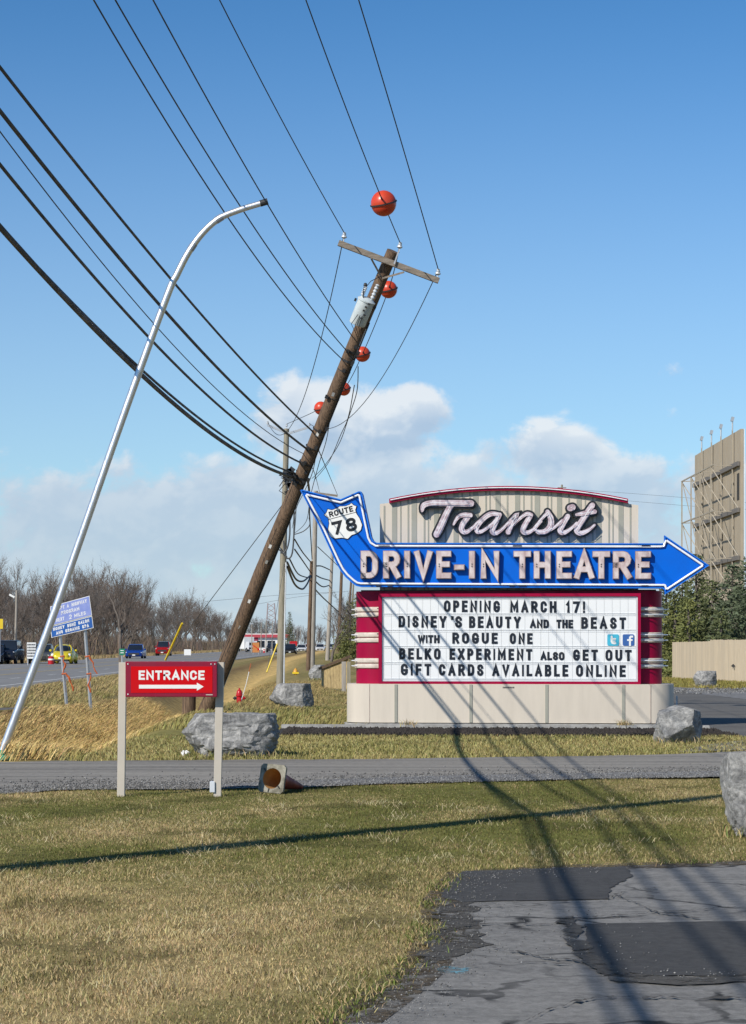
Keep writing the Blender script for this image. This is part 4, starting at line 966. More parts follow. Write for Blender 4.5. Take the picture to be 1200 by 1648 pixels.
# ------------------------------------------------------------------ boulders
def boulder(x0, x1, y0, y1, Y, label, seed, dep=.8, cut=None, strata=.02, zb=None, nm='boulder'):
    if Y is None: Y = hit((x0+x1)/2, y1-2).y
    c = at((x0+x1)/2, y1, Y); w = (x1-x0)*Y/F; h = (y1-y0)*Y/F*1.06; rr = random.Random(seed)
    bm = bmesh.new(); bmesh.ops.create_icosphere(bm, subdivisions=5, radius=1)
    pls = [(Vector((0, 0, 1)), .74), (Vector((0, 0, -1)), .80)]
    for (n_, d) in (cut or []): pls.append((Vector(n_).normalized(), d))
    for i in range(14):
        v = Vector((rr.gauss(0, 1), rr.gauss(0, 1), rr.gauss(0, .55))).normalized(); pls.append((v, rr.uniform(.74, .95)))
    off = Vector((rr.uniform(0, 99), rr.uniform(0, 99), rr.uniform(0, 99)))
    for v in bm.verts:
        d = v.co.normalized(); r = 1.3
        for n_, dd in pls:
            k = d.dot(n_)
            if k > .05: r = min(r, dd/k)
        p = d*r
        f1 = mnoise.fractal(p*2.1+off, 1.0, 2.0, 4); rg_ = abs(mnoise.noise(p*2.6+off*1.3)); rg2 = abs(mnoise.noise(Vector((p.x*3.0, p.y*3.0, p.z*6.5))+off*.7))
        v.co = p*(1+.035*f1-.10*max(0, .16-rg_)-strata*2.0*max(0, .2-rg2)*2+.024*mnoise.fractal(p*5.5+off, .7, 2.1, 5))
    xs = [v.co.x for v in bm.verts]; zs = [v.co.z for v in bm.verts]; ys = [v.co.y for v in bm.verts]
    sx, sz, sy = w/(max(xs)-min(xs)), h/(max(zs)-min(zs)), w*dep/(max(ys)-min(ys)); mx_, mz = (max(xs)+min(xs))/2, min(zs)
    for v in bm.verts: v.co = Vector(((v.co.x-mx_)*sx, v.co.y*sy, (v.co.z-mz)*sz-.05*h))
    me = bpy.data.meshes.new(nm); bm.to_mesh(me); bm.free(); me.materials.append(M['rock'])
    me.polygons.foreach_set('use_smooth', [True]*len(me.polygons)); me.set_sharp_from_angle(angle=R(20))
    o = bpy.data.objects.new(nm, me); COL.objects.link(o); o.location = (c.x, Y+.3*w*dep, gz(c.x, Y) if zb is None else zb)
    return tag(o, label, 'boulder', 'landscape boulders')
boulder(289, 449, 1152, 1223, 31.6, 'large grey boulder at the foot of the leaning pole behind the entrance sign', 3, .7, [((.95, -.25, .05), .86), ((.55, -.85, -.1), .80), ((-.85, -.2, .42), .84), ((-.85, -.2, -.45), .84), ((-.1, -1, .12), .62), ((0, 0, 1), .60), ((0, -.8, -.6), .80)], .05)
boulder(432, 505, 1102, 1144, None, 'flat topped grey boulder in front of the grey upright pole', 6, .7, [((0, 0, 1), .6), ((.8, -.6, 0), .72), ((-.6, -.2, -.7), .75), ((0, -1, .1), .62)], .03)
boulder(1055, 1136, 1140, 1201, 35.9, 'angular grey boulder at the right corner of the theatre sign base', 13, .8, [((.92, -.35, .0), .60), ((-.35, -.85, .30), .60), ((-.35, -.1, 1), .66), ((.35, -.8, -.75), .62), ((-.9, -.3, -.2), .80), ((.3, 0, .95), .72)], .03)
boulder(1166, 1270, 1221, 1357, 18.6, 'tall pale boulder cut off by the right edge beside the asphalt', 18, .7, [((-.97, -.2, .12), .80), ((-.75, -.25, -.6), .80), ((-.3, -1, .1), .60), ((0, 0, 1), .82), ((0, 0, -1), .9)], .09)
boulder(1117, 1156, 1081, 1107, 84, 'small grey boulder in front of the wooden fence', 23, .8, [((-.6, -.6, .5), .7), ((0, 0, 1), .65)], .03)
boulder(496, 529, 1072, 1096, None, 'pale angular boulder beside the yellow timber guard rail', 34, .8, [((-.7, -.3, .7), .55), ((.8, -.6, 0), .7)], .01)
# grass left standing round the boulders
xs, ys = [], []
for o in [o for o in bpy.data.objects if o.name.startswith('boulder')]:
    w = o.dimensions.x if o.dimensions.x > 0 else 1; w = max(v_.co.x for v_ in o.data.vertices); dpt = max(v_.co.y for v_ in o.data.vertices); n = int(520*min(w, 1.2)) if o.location.y < 60 else 200
    a = RNG.uniform(0, 2*np.pi, n); r_ = RNG.uniform(.80, 1.12, n); xs.append(o.location.x+np.cos(a)*w*r_); ys.append(o.location.y+np.sin(a)*dpt*r_)
X = np.concatenate(xs); Y = np.concatenate(ys); k = Y < 200; X = X[k]; Y = Y[k]
blades('boulder_grass', X, Y, .05+.12*RNG.random(len(X)), .008+.0002*Y, tint(np.where((RNG.random(len(X)) < .6)[:, None], np.array((.40, .32, .16)), np.array((.15, .16, .045))), .2), RNG.uniform(.2, .9, len(X)))

# ------------------------------------------------------------------ leaning utility pole
LB = hit(330, 1150); LB.y = max(54, min(LB.y, 60)); LB = at(326, 1152, LB.y)
LT = at(631, 404, 50.0)
lb = Vector((LB.x, LB.y, gz(LB.x, LB.y)-.15)); ax = (LT-lb).normalized()
def on_pole(y):
    """point of the leaning pole's axis at photo row y"""
    lo, hi = 0.0, 1.0
    for _ in range(40):
        m = (lo+hi)/2; p = lb.lerp(LT, m); yy = HY-(p.z-EYE)*F/p.y
        if yy > y: lo = m
        else: hi = m
    return lb.lerp(LT, lo)
pole = thing('utility_pole', 'dark wooden utility pole leaning far to the right with crossarm and transformer', 'utility pole', lb, group='utility poles along the road')
def prad(p): t = (p-lb).length/(LT-lb).length; return .190-.056*t
rr = random.Random(8); pts = []; rad = []
for i in range(41):
    p = lb.lerp(LT, i/40); pts.append(p+Vector((math.sin(i*.35)*.012, 0, 0))); rad.append(prad(p)*rr.uniform(.975, 1.02))
MB().tube(pts, rad, 14).build('shaft', 'wood', pole, lb, smooth=True)
# stub post strapped at the foot
b = MB(); p0 = lb+Vector((-.33, -.12, -.1)); b.tube([p0, p0+Vector((.02, 0, .95)), p0+Vector((.03, 0, 1.25))], [.17, .165, .16], 10); b.build('stub_post', 'wood', pole, lb, smooth=True)
AL, AR_ = at(544.5, 391, 49.8), at(706, 452, 49.8)
def bar(mb, a, b_, w, h, front=Vector((0, -1, 0))):
    d = (b_-a); L = d.length; d.normalize(); s = d.cross(front).normalized(); f = s.cross(d)
    m = Matrix((d, f, s)).transposed(); mb.box((a+b_)/2, (L, w, h), m); return mb
arm = bar(MB(), AL, AR_, .10, .125).build('crossarm', 'arm', pole, lb)
pc = on_pole(450)-Vector((-.03, .17, 0))
for x, y in ((597, 416), (650, 438)): bar(MB(), at(x, y, 49.72), pc, .012, .04).build('brace', 'arm', pole, lb)
up = ax
def insulator(base, name='insulator', par=pole, org=lb, d=None, k=1.0):
    d = up if d is None else d; q = Vector((0, 0, 1)).rotation_difference(d).to_matrix()
    MB().lathe([(.012, 0), (.012, .10*k), (.03*k, .10*k), (.065*k, .125*k), (.06*k, .15*k), (.032*k, .155*k), (.052*k, .185*k), (.03*k, .20*k), (.04*k, .23*k), (.015, .245*k)], 10, base, q).build(name, 'porcelain', par, org, smooth=True)
    return base+d*.22*k
I1 = insulator(at(552.5, 391, 49.8), d=Vector((.1, 0, 1)).normalized()); I3 = insulator(at(703.5, 450, 49.8), d=Vector((.1, 0, 1)).normalized())
bar(MB(), at(634, 425, 49.7), at(641, 405, 49.7), .03, .03).build('pole_pin', 'galv', pole, lb); I2 = insulator(at(641.5, 407, 49.75), d=Vector((.15, 0, 1)).normalized())
# transformer
tcn_ = on_pole(506)-Vector((.10, .44, 0)); q = Vector((0, 0, 1)).rotation_difference(ax).to_matrix()
tk = MB().lathe([(.02, -.31), (.175, -.31), (.188, -.29), (.188, .25), (.206, .255), (.206, .28), (.185, .285), (.15, .32), (.06, .34)], 20, tcn_, q).build('transformer', 'tank', pole, lb, smooth=True)
bs = MB()
for dx, hh in ((-.13, .20), (.10, .34)):
    o = tcn_+q @ Vector((dx, -.03, .33)); bs.lathe([(.02, 0)]+[((.05 if k % 2 else .028), .02+hh*k/9) for k in range(10)]+[(.012, hh+.04)], 8, o, q)
bs.build('bushing', 'porcelain', pole, lb, smooth=True)
fx = MB()
for k in range(5): o = tcn_+q @ Vector((.05+.03*math.sin(k*2), -.225, -.1+.09*k)); fx.box(o, (.05, .04, .035), q)
for s in (-1, 1): fx.box(tcn_+q @ Vector((s*.235, 0, .19)), (.05, .07, .06), q)
bar(fx, tcn_+q @ Vector((0, .2, .18)), tcn_+q @ Vector((.05, .46, .18)), .07, .08); bar(fx, tcn_+q @ Vector((0, .2, -.2)), tcn_+q @ Vector((.05, .46, -.2)), .07, .08)
fx.build('transformer_fitting', 'dark', pole, lb)
lw = MB(); a = tcn_+q @ Vector((-.12, -.03, .56)); c_ = tcn_+q @ Vector((.1, -.03, .70)); pb = on_pole(447)-Vector((.02, .2, 0))
lw.tube([a, a+Vector((.1, 0, .12)), pb], .009, 5); lw.tube([a, a+Vector((-.03, -.02, .06)), a+Vector((-.07, 0, -.1)), a+Vector((-.06, 0, -.3))], .012, 5); lw.lathe([(.03, 0), (.045, .05), (.03, .1)], 8, a-Vector((.02, 0, .02)))
for k in range(3): lw.tube([tcn_+q @ Vector((-.06+.05*k, -.225, -.05)), tcn_+q @ Vector((-.12+.09*k, -.26, -.30)), tcn_+q @ Vector((.12+.04*k, -.1, -.55)), on_pole(560+12*k)+Vector((.14, -.05, 0))], .008, 4)
lw.build('lead_wire', 'cable', pole, lb)
# hardware, conduit and clamps down the shaft
for y, s in ((565, 1.2), (580, 1.3), (596, .6), (640, .4), (692, .8), (720, .7), (745, .9), (768, 1.6), (775, 1.3)):
    p = on_pole(y); rd = prad(p)
    MB().lathe([(rd+.012, -.02*s), (rd+.012, .02*s)], 12, p, q).build('band', 'dark', pole, lb)
    for k in range(int(3*s)): MB().box(p+Vector((rr.uniform(-.2, .2), -rd-.02, rr.uniform(-.08, .08)*s)), (.07, .06, .08), q).build('bracket', 'dark', pole, lb)
cn = MB(); P = [on_pole(y)+Vector((prad(on_pole(y))*.93, -prad(on_pole(y))*.5, 0)) for y in (1150, 1050, 950, 850, 780, 700, 620, 560, 520)]
cn.tube(P, .03, 6); cn.build('conduit', 'cable', pole, lb)
cn = MB(); P = [on_pole(y)+Vector((prad(on_pole(y))*1.02, -prad(on_pole(y))*.3, 0)) for y in (1150, 1060, 1000, 960)]; cn.tube(P, .022, 6); P = [on_pole(y)+Vector((prad(on_pole(y))*.9, -prad(on_pole(y))*.55, 0)) for y in (590, 545, 530)]; cn.tube(P, .022, 6); cn.build('ground_cover', 'chan', pole, lb)

rs = random.Random(41)
for k in range(14):
    y = rs.uniform(600, 1120); p = on_pole(y); rd = prad(p); a_ = R(rs.uniform(200, 320)); L_ = rs.uniform(.5, 1.5); sd_ = Vector((math.cos(a_), math.sin(a_), 0))
    MB().tube([p+sd_*(rd+.001)-ax*L_*.5, p+sd_*(rd+.002)-ax*L_*.1+Vector((.008, 0, 0)), p+sd_*(rd+.001)+ax*L_*.5], [.003, .008, .003], 5).build('split', 'dark', pole, lb)
for k, y in enumerate((880, 905, 968, 1010, 700, 636)):
    p = on_pole(y); rd = prad(p); MB().box(p+Vector((rs.uniform(-.06, .06), -rd-.004, 0)), (.06, .006, .09), q).build('tag_plate', 'galv' if k % 2 else 'whitep', pole, lb)

# upright poles
def upole(px, ytop, ybot, Y, m, label, r0=.16, lean=0.0, arm=None, name='utility_pole', grp='utility poles along the road'):
    b0 = at(px, ybot, Y); t0 = at(px+lean, ytop, Y); b0.z = min(b0.z, gz(b0.x, Y))-.05
    o = thing(name, label, 'utility pole', b0, group=grp); P = [b0.lerp(t0, i/16) for i in range(17)]
    MB().tube(P, [r0*(1-.35*i/16)*(1+.02*math.sin(i*5.1)) for i in range(17)], 10).build('shaft', m, o, b0, smooth=True)
    if arm:
        for (xa, ya, xb, yb) in arm: bar(MB(), at(xa, ya, Y-.16), at(xb, yb, Y-.16), .10, .12).build('crossarm', 'arm', o, b0)
    return o, b0
P2Y = 95.0
p2, p2b = upole(450, 690, 1112, P2Y, 'woodgrey', 'weathered grey upright utility pole behind the leaning pole', .175, 11)
def part_wire(o, org, pts, r, name='fitting', m='dark'): MB().tube(pts, r, 6).build(name, m, o, org)
for (xa, ya, xb, yb) in ((461, 697, 430, 684), (463, 698, 498, 687)): bar(MB(), at(xa, ya, P2Y-.1), at(xb, yb, P2Y-.1), .07, .09).build('bracket_arm', 'galv', p2, p2b)
J1 = insulator(at(430.5, 686, P2Y), par=p2, org=p2b, d=Vector((0, 0, 1)), k=.9); J2 = insulator(at(461, 690, P2Y), par=p2, org=p2b, d=Vector((0, 0, 1)), k=.9); J3 = insulator(at(497.5, 689, P2Y), par=p2, org=p2b, d=Vector((0, 0, 1)), k=.9)
hb = MB(); 
for k in range(34): c_ = at(rr.uniform(455, 478), rr.uniform(755, 790), P2Y-.3); hb.box(c_, (rr.uniform(.06, .22), .12, rr.uniform(.06, .25)), Matrix.Rotation(rr.uniform(0, 3), 3, 'Y'))
for k in range(14): a = at(rr.uniform(455, 480), rr.uniform(752, 790), P2Y-.4); hb.tube([a, a+Vector((rr.uniform(-.3, .3), 0, rr.uniform(-.4, .1))), a+Vector((rr.uniform(-.4, .4), .0, rr.uniform(-.6, .2)))], .02, 5)
hb.build('splice_hardware', 'dark', p2, p2b)
cn = MB(); cn.tube([at(456.5, 1112, P2Y-.12), at(458, 1000, P2Y-.12), at(460, 905, P2Y-.12)], .032, 6); cn.build('riser_conduit', 'chan', p2, p2b)
cl = MB()
for pts in (((470, 775), (472, 800), (473, 850), (470, 890), (463, 899), (458, 890), (456, 870)), ((468, 780), (466, 820), (466, 860), (462, 882), (456, 890)), ((474, 770), (476, 820), (473, 862)), ((440, 870), (452, 888), (462, 896)), ((497, 833), (498, 845), (488, 855), (474, 860)), ((444, 882), (456, 890)), ((448, 878), (458, 893))):
    P, _ = smoothp([at(x, y, P2Y-.25) for x, y in pts], [1]*len(pts), 4); cl.tube(P, .036 if len(pts) > 4 else .022, 5)
cl.build('cable_loop', 'cablegrey', p2, p2b)
p3, p3b = upole(501, 790, 1080, 140, 'woodpale', 'pale tall utility pole with crossarm just left of the arrow tail', .21, 7, [(506, 793, 543, 798)])
upole(495.5, 903, 1081, 138, 'wood', 'short dark brown pole touching the pale utility pole', .15, 5.5)
upole(526.5, 868, 1060, 200, 'woodpale', 'pale utility pole below the bend of the arrow tail', .20, 9, name='utility_pole')
upole(544, 880, 1058, 215, 'wood', 'dark brown utility pole right of the pale poles under the arrow', .20, 7)
upole(557, 900, 1053, 280, 'wood', 'thin dark utility pole beside the green pine', .19, 10)
upole(562.5, 900, 1052, 330, 'woodgrey', 'farthest thin grey utility pole beside the maroon sign column', .19, 8)
# the pole of the same line beside the photographer, whose shadow lies across the lawn, and the one before it
P1 = Vector((-5.04, 13.2, 0))
def line_pole(loc, label):
    o = thing('utility_pole', label, 'utility pole', loc, group='utility poles along the road')
    MB().tube([(0, 0, -.2), (0, 0, 5), (0, 0, 11), (0, 0, 17.3)], [.20, .18, .15, .12], 12).build('shaft', 'wood', o, smooth=True)
    MB().box((.1, -.2, 15.1), (2.7, .1, .13)).build('crossarm', 'arm', o)
    MB().box((.0, -.16, 7.7), (.5, .14, .28)).build('bracket', 'dark', o); return o
line_pole(P1, 'upright utility pole left of the photographer whose shadow crosses the lawn')
line_pole(Vector((-7.0, -28, 0)), 'upright utility pole behind the photographer at the roadside')

# ------------------------------------------------------------------ overhead wires
def wire(name, label, cat, A, B, pix, r, m='cable', back=True, hang=None, group='overhead lines', n=34, segs=6):
    """A, B span ends; pix photo points the span passes through (fixes start height and sag); returns the curve"""
    A = Vector(A); B = Vector(B); rows_ = []; rhs = []
    for x, y in pix:
        k = (x-CX)/F; dx, dy = B.x-A.x, B.y-A.y; t = (k*A.y-A.x)/(dx-k*dy); Y = A.y+dy*t; z = EYE-(y-HY)*Y/F
        # z = zA(1-t) + zB t + c t(t-1)
        rows_.append((1-t, t*(t-1))); rhs.append(z-B.z*t)
    if hang is None:
        s = np.linalg.lstsq(np.array(rows_), np.array(rhs), rcond=None)[0]; zA, c = float(s[0]), float(s[1])
    else:
        zA = A.z; c = float(np.linalg.lstsq(np.array([[q[1]] for q in rows_]), np.array([h-q[0]*zA for q, h in zip(rows_, rhs)]), rcond=None)[0][0])
    f = lambda t: Vector((A.x+(B.x-A.x)*t, A.y+(B.y-A.y)*t, zA*(1-t)+B.z*t+c*t*(t-1)))
    P = [f(i/n) for i in range(n+1)]
    if back:
        Cc = Vector((A.x+.15, -28, zA)); bk = []
        for i in range(16): t = i/16; p = Cc.lerp(Vector((A.x, A.y, zA)), t); p.z += 2.4*t*(t-1); bk.append(p)
        P = bk+P
    o = thing(name, label, cat, P[len(P)//2], group=group); org = P[len(P)//2]
    MB().tube(P, r, segs).build('cable', m, o, org)
    return f, zA, c
ends = {}
def W_(lbl, xo, end, pix, r, nm='overhead_cable', m='cable', cat='cable', Bpt=None): 
    B = on_pole(end)-Vector((prad(on_pole(end)), .0, 0)) if Bpt is None else Bpt
    return wire(nm, lbl, cat, (P1.x+xo, P1.y, 0), B, pix, r, m)
info = []
info.append(W_('thin power line ending at the left insulator of the leaning crossarm', -1.1, 0, [(353, 0), (440, 168), (500, 280)], .0115, 'power_line', Bpt=I1, cat='power line'))
fb, za, cb = W_('power line carrying the largest orange ball, ending at the pole top', 0.25, 0, [(492, 0), (555, 170)], .0115, 'power_line', Bpt=I2, cat='power line')
info.append((fb, za, cb))
info.append(W_('rightmost thin power line ending at the right insulator of the leaning crossarm', 1.24, 0, [(577, 0), (640, 210)], .0115, 'power_line', Bpt=I3, cat='power line'))
info.append(W_('lowest of three thin wires meeting the leaning pole below the transformer', -.15, 578, [(151, 0), (330, 297), (496, 520)], .012, 'service_wire', cat='wire'))
info.append(W_('middle of three thin wires meeting the leaning pole below the transformer', -.05, 563, [(185, 0), (360, 290), (519, 520)], .012, 'service_wire', cat='wire'))
info.append(W_('highest of three thin wires meeting the leaning pole below the transformer', .05, 540, [(246, 0), (440, 345), (551, 520)], .012, 'service_wire', cat='wire'))
info.append(W_('uppermost thick lashed cable crossing the aluminium lamp post', .1, 694, [(0, 108), (249, 420), (400, 590)], .020))
info.append(W_('second thick cable from the top crossing the lamp post', .1, 721, [(0, 178), (194, 420), (370, 612)], .025))
info.append(W_('single thin wire between the thick cables left of the lamp post', .0, 730, [(0, 215), (165, 420), (350, 630)], .008, 'thin_wire', cat='wire'))
info.append(W_('third thick cable from the top ending low on the leaning pole', .1, 744, [(0, 263), (126, 420), (350, 650)], .021))
info.append(W_('lowest and thickest cable bundle sweeping in from the left edge', .15, 768, [(0, 365), (220, 598), (350, 704)], .034))
info.append(W_('cable riding just above the lowest thick bundle', .12, 762, [(0, 366), (80, 450), (236, 603), (360, 702)], .020))
for q_ in info: print('wire zA %.2f c %.2f' % (q_[1], q_[2]))
# lashing knot lumps on the upper cable are its own sheath; second span
g1 = wire('power_line', 'slack power line dropping from the left insulator to the grey pole', 'power line', I1, J1, [(522, 540), (490, 628)], .011, back=False, hang=1)
BP = [(625, 466, 52.6, .41), (583, 570, 59.0, .41), (553, 626, 66.0, .40), (516, 657, 76.0, .46)]
bpts = [I2]+[at(x, y, Y) for x, y, Y, d_ in BP]+[J2]; P, _ = smoothp(bpts, [1]*6, 10)
o = thing('power_line', 'slack power line hung with small orange balls behind the leaning pole', 'power line', P[30], group='overhead lines'); MB().tube(P, .011, 6).build('cable', 'cable', o, P[30])
g3 = wire('power_line', 'slack power line curving right of the leaning pole to the grey pole', 'power line', I3, J3, [(660, 535), (590, 640)], .011, back=False, hang=1)
def marker(p, d, dia, label):
    o = thing('marker_ball', label, 'marker ball', p, group='orange marker balls on the power line'); r = dia/2
    MB().ball((0, 0, 0), r, 28, 16).build('shell', 'orange', o, smooth=True)
    q = Vector((0, 0, 1)).rotation_difference(Vector((-.22, -.30, 1)).normalized()).to_matrix()
    MB().lathe([(r*.9, -.014), (r+.018, -.014), (r+.018, .014), (r*.9, .014)], 28, (0, 0, 0), q).build('seam_flange', 'dark', o)
    MB().tube([-d*(r+.1), -d*r, d*r, d*(r+.1)], .022, 6).build('clamp', 'dark', o)
tt = min((abs(CX+F*fb(t).x/fb(t).y-617), t) for t in np.linspace(0, 1, 2001))[1]
marker(fb(tt), (fb(min(1, tt+.01))-fb(tt-.01)).normalized(), .54, 'largest orange marker ball on the wire above the leaning pole top')
for k, lb_ in enumerate(('orange marker ball just right of the transformer', 'dark orange marker ball right of the pole below the transformer', 'small orange marker ball half hidden by the middle of the leaning pole', 'lowest orange marker ball left of the leaning pole above the grey pole')):
    marker(bpts[k+1], (bpts[k+2]-bpts[k]).normalized(), BP[k][3], lb_)
def drop(label, pts, r=.010, m='cable', name='service_wire'):
    P, _ = smoothp(pts, [1]*len(pts), 8); org = P[len(P)//2]; o = thing(name, label, 'wire', org, group='overhead lines'); MB().tube(P, r, 5).build('cable', m, o, org)
drop('wire looping from the transformer down to the pole bracket at the right', [at(576, 590, 50.6), at(574, 630, 56), at(562, 668, 62), at(545, 715, 70), at(520, 752, 80), at(502, 770, 90)], .012)
drop('outer wire looping down right of the leaning pole', [at(570, 620, 51), at(560, 672, 58), at(548, 700, 66), at(528, 745, 80), at(506, 772, 92)], .012)
drop('straight wire from the leaning pole down behind the arrow tail', [at(511, 721, 54), at(525, 754, 80), at(543, 797, 139)], .014)
drop('thin straight wire from the leaning pole clamp to the pale far pole', [at(498, 745, 54), at(507, 765, 80), at(514, 792, 139)], .012)
drop('wire hanging from the middle of the leaning pole', [at(530, 680, 52.5), at(524, 712, 55), at(512, 750, 58), at(499, 800, 62), at(492, 840, 70), at(474, 858, 94)], .010)
drop('short wire along the right side of the leaning pole', [at(509, 730, 54), at(502, 762, 56), at(490, 790, 60), at(476, 820, 70), at(470, 850, 94)], .010)
drop('thick cable dropping from the leaning pole to the sign tail', [at(489, 760, 54.2), at(497, 786, 60), at(498, 830, 100), at(502, 900, 138)], .03)
for k, (pts, lb_) in enumerate(((((474, 868), (487, 889), (501, 906)), 'highest cable between the grey pole and the short dark pole'), (((474, 884), (488, 904), (499, 920)), 'second cable between the grey pole and the short dark pole'), (((466, 900), (480, 924), (496, 930)), 'third sagging cable between the grey pole and the short dark pole'), (((462, 905), (476, 932), (488, 935), (499, 926)), 'fourth sagging cable between the grey pole and the short dark pole'), (((462, 912), (474, 940), (486, 948), (494, 940), (500, 926)), 'lowest deeply sagging cable between the grey pole and the short dark pole'))):
    n_ = len(pts); drop(lb_, [at(x, y, P2Y+43*i/(n_-1)) for i, (x, y) in enumerate(pts)], .05 if k > 2 else .035, name='overhead_cable')
for k, (pts, lb_) in enumerate(((((502, 912), (516, 911), (530, 917)), 'upper cable between the two pale far poles'), (((502, 922), (516, 930), (530, 934)), 'middle cable between the two pale far poles'), (((502, 930), (518, 944), (529, 942)), 'lower cable between the two pale far poles'), (((502, 942), (512, 954), (524, 966), (545, 985)), 'lowest cable running down past the pale far poles'), (((511, 880), (525, 893), (545, 912)), 'thin wire from the pale pole to the brown pole'))):
    n_ = len(pts); drop(lb_, [at(x, y, 140+60*i/(n_-1)) for i, (x, y) in enumerate(pts)], .05 if k < 4 else .03, name='overhead_cable')
# guy wires with yellow guards
def guy(label, a, b_, c_):
    o = thing('guy_wire', label, 'guy wire', a, group='guy wires with yellow guards')
    MB().tube([a, c_], .010, 5).build('wire', 'cablegrey', o, a); MB().tube([a, b_], .030, 8).build('guard', 'yellow', o, a)
ga = hit(267, 1062); ga = at(266, 1062, 62); guy('guy wire with yellow guard rising behind the entrance sign', ga, at(293, 1003, 61), on_pole(780))
guy('guy wire with yellow guard left of the grey upright pole', at(429, 1082, 92), at(446, 1036, 92.5), at(458, 900, P2Y))
drop('faint telephone wire crossing low between the far poles', [at(330, 968, 250), at(460, 957, 250), at(560, 952, 250)], .016, 'cablegrey')
drop('faint lower wire crossing behind the grey pole', [at(400, 975, 260), at(470, 962, 260), at(540, 953, 260)], .016, 'cablegrey')
drop('upper faint wire crossing behind the theatre sign top', [at(880, 786, 300), at(1000, 793, 300), at(1240, 812, 300)], .016, 'cablegrey')
drop('lower faint wire crossing behind the theatre sign top', [at(1010, 806, 300), at(1120, 815, 300), at(1240, 822, 300)], .016, 'cablegrey')
o, ob_ = upole(904, 780, 1040, 300, 'woodgrey', 'distant pole top peeping over the arched sign cap', .2, 0, [(897, 785, 911, 785)])

# ------------------------------------------------------------------ leaning lamp post
lp = [at(0, 1222, 31.0), at(97, 958, 31.0), at(198, 670, 31.0), at(268, 478, 31.0), at(284, 443, 31), at(302, 408, 31.0), at(325, 376, 31.0), at(352, 352, 31.0), at(385, 338, 31.0), at(424, 326, 31.0)]
lo_ = Vector((lp[0].x, lp[0].y, 0)); lamp = thing('lamp_post', 'silver aluminium lamp post bent over with a bare curved arm', 'lamp post', lo_)
lp[0] = lo_+Vector((-.02, 0, -.02)); P, _ = smoothp(lp, [1]*len(lp), 6); MB().tube(P, [.056-.016*i/len(P) for i in range(len(P))], 14).build('shaft', 'alu', lamp, lo_, smooth=True)
d = (P[-1]-P[-2]).normalized(); MB().tube([P[-1]-d*.05, P[-1]+d*.06], .046, 12).build('end_cap', 'dark', lamp, lo_)
slv = mat('sleeve', (.40, .43, .50), .4, .7)
for i in (len(P)-13, len(P)-23): MB().tube([P[i]-(P[i+1]-P[i-1]).normalized()*.05, P[i]+(P[i+1]-P[i-1]).normalized()*.05], .052, 12).build('joint_sleeve', slv, lamp, lo_)
MB().lathe([(.14, 0), (.14, .04), (.075, .07), (.07, .14)], 14, lo_).build('base_flange', mat('green_marker', (.06, .42, .25), .5, var=.1), lamp, lo_)

# ------------------------------------------------------------------ hydrant
hp = hit(385, 1138)
k_ = 31*hp.y/F/.77; hyd = thing('fire_hydrant', 'red fire hydrant with a thin marker rod in dry grass', 'hydrant', hp)
MB().lathe([(r*k_, z*k_) for r, z in ((.15, -.05), (.15, .03), (.115, .04), (.115, .42), (.15, .44), (.15, .49), (.125, .50), (.12, .58), (.09, .66), (.04, .70), (.03, .76), (.01, .77))], 14, hp).build('barrel', 'hydrant', hyd, hp, smooth=True)
for s in (-1, 1): MB().lathe([(.055*k_, 0), (.055*k_, .16*k_), (.07*k_, .16*k_), (.07*k_, .21*k_), (.03*k_, .22*k_), (.03*k_, .26*k_)], 10, hp+Vector((0, 0, .36*k_)), Matrix.Rotation(R(90*s), 3, 'Y')).build('nozzle', 'hydrant' if s > 0 else 'dark', hyd, hp)
MB().lathe([(.075*k_, 0), (.075*k_, .16*k_), (.09*k_, .16*k_), (.09*k_, .22*k_), (.03*k_, .23*k_)], 10, hp+Vector((0, 0, .28*k_)), Matrix.Rotation(R(90), 3, 'X')).build('pumper_nozzle', 'hydrant', hyd, hp)
a = hp+Vector((.06, -.13, .18)); MB().tube([a, a+Vector((.16, 0, .55)), a+Vector((.24, 0, .90))], .011, 6).build('marker_rod', 'whitep', hyd, hp); MB().tube([a+Vector((.24, 0, .90)), a+Vector((.30, 0, 1.15))], .011, 6).build('marker_tip', 'tape', hyd, hp)
# far yellow hydrant bonnet
hp = hit(475.5, 1086)-Vector((0, 0, .22)); h2 = thing('fire_hydrant', 'small orange yellow hydrant standing in grass right of the grey pole', 'hydrant', hp)
MB().lathe([(.12, -.05), (.10, .05), (.10, .35), (.15, .36), (.15, .40), (.13, .43), (.11, .50), (.05, .56), (.03, .60)], 12, hp).build('barrel', mat('hydrant_yellow', (.62, .30, .03), .4, var=.15), h2, hp, smooth=True)
MB().box(hp+Vector((0, -.1, .32)), (.36, .10, .10)).build('nozzle', 'yellow', h2, hp)

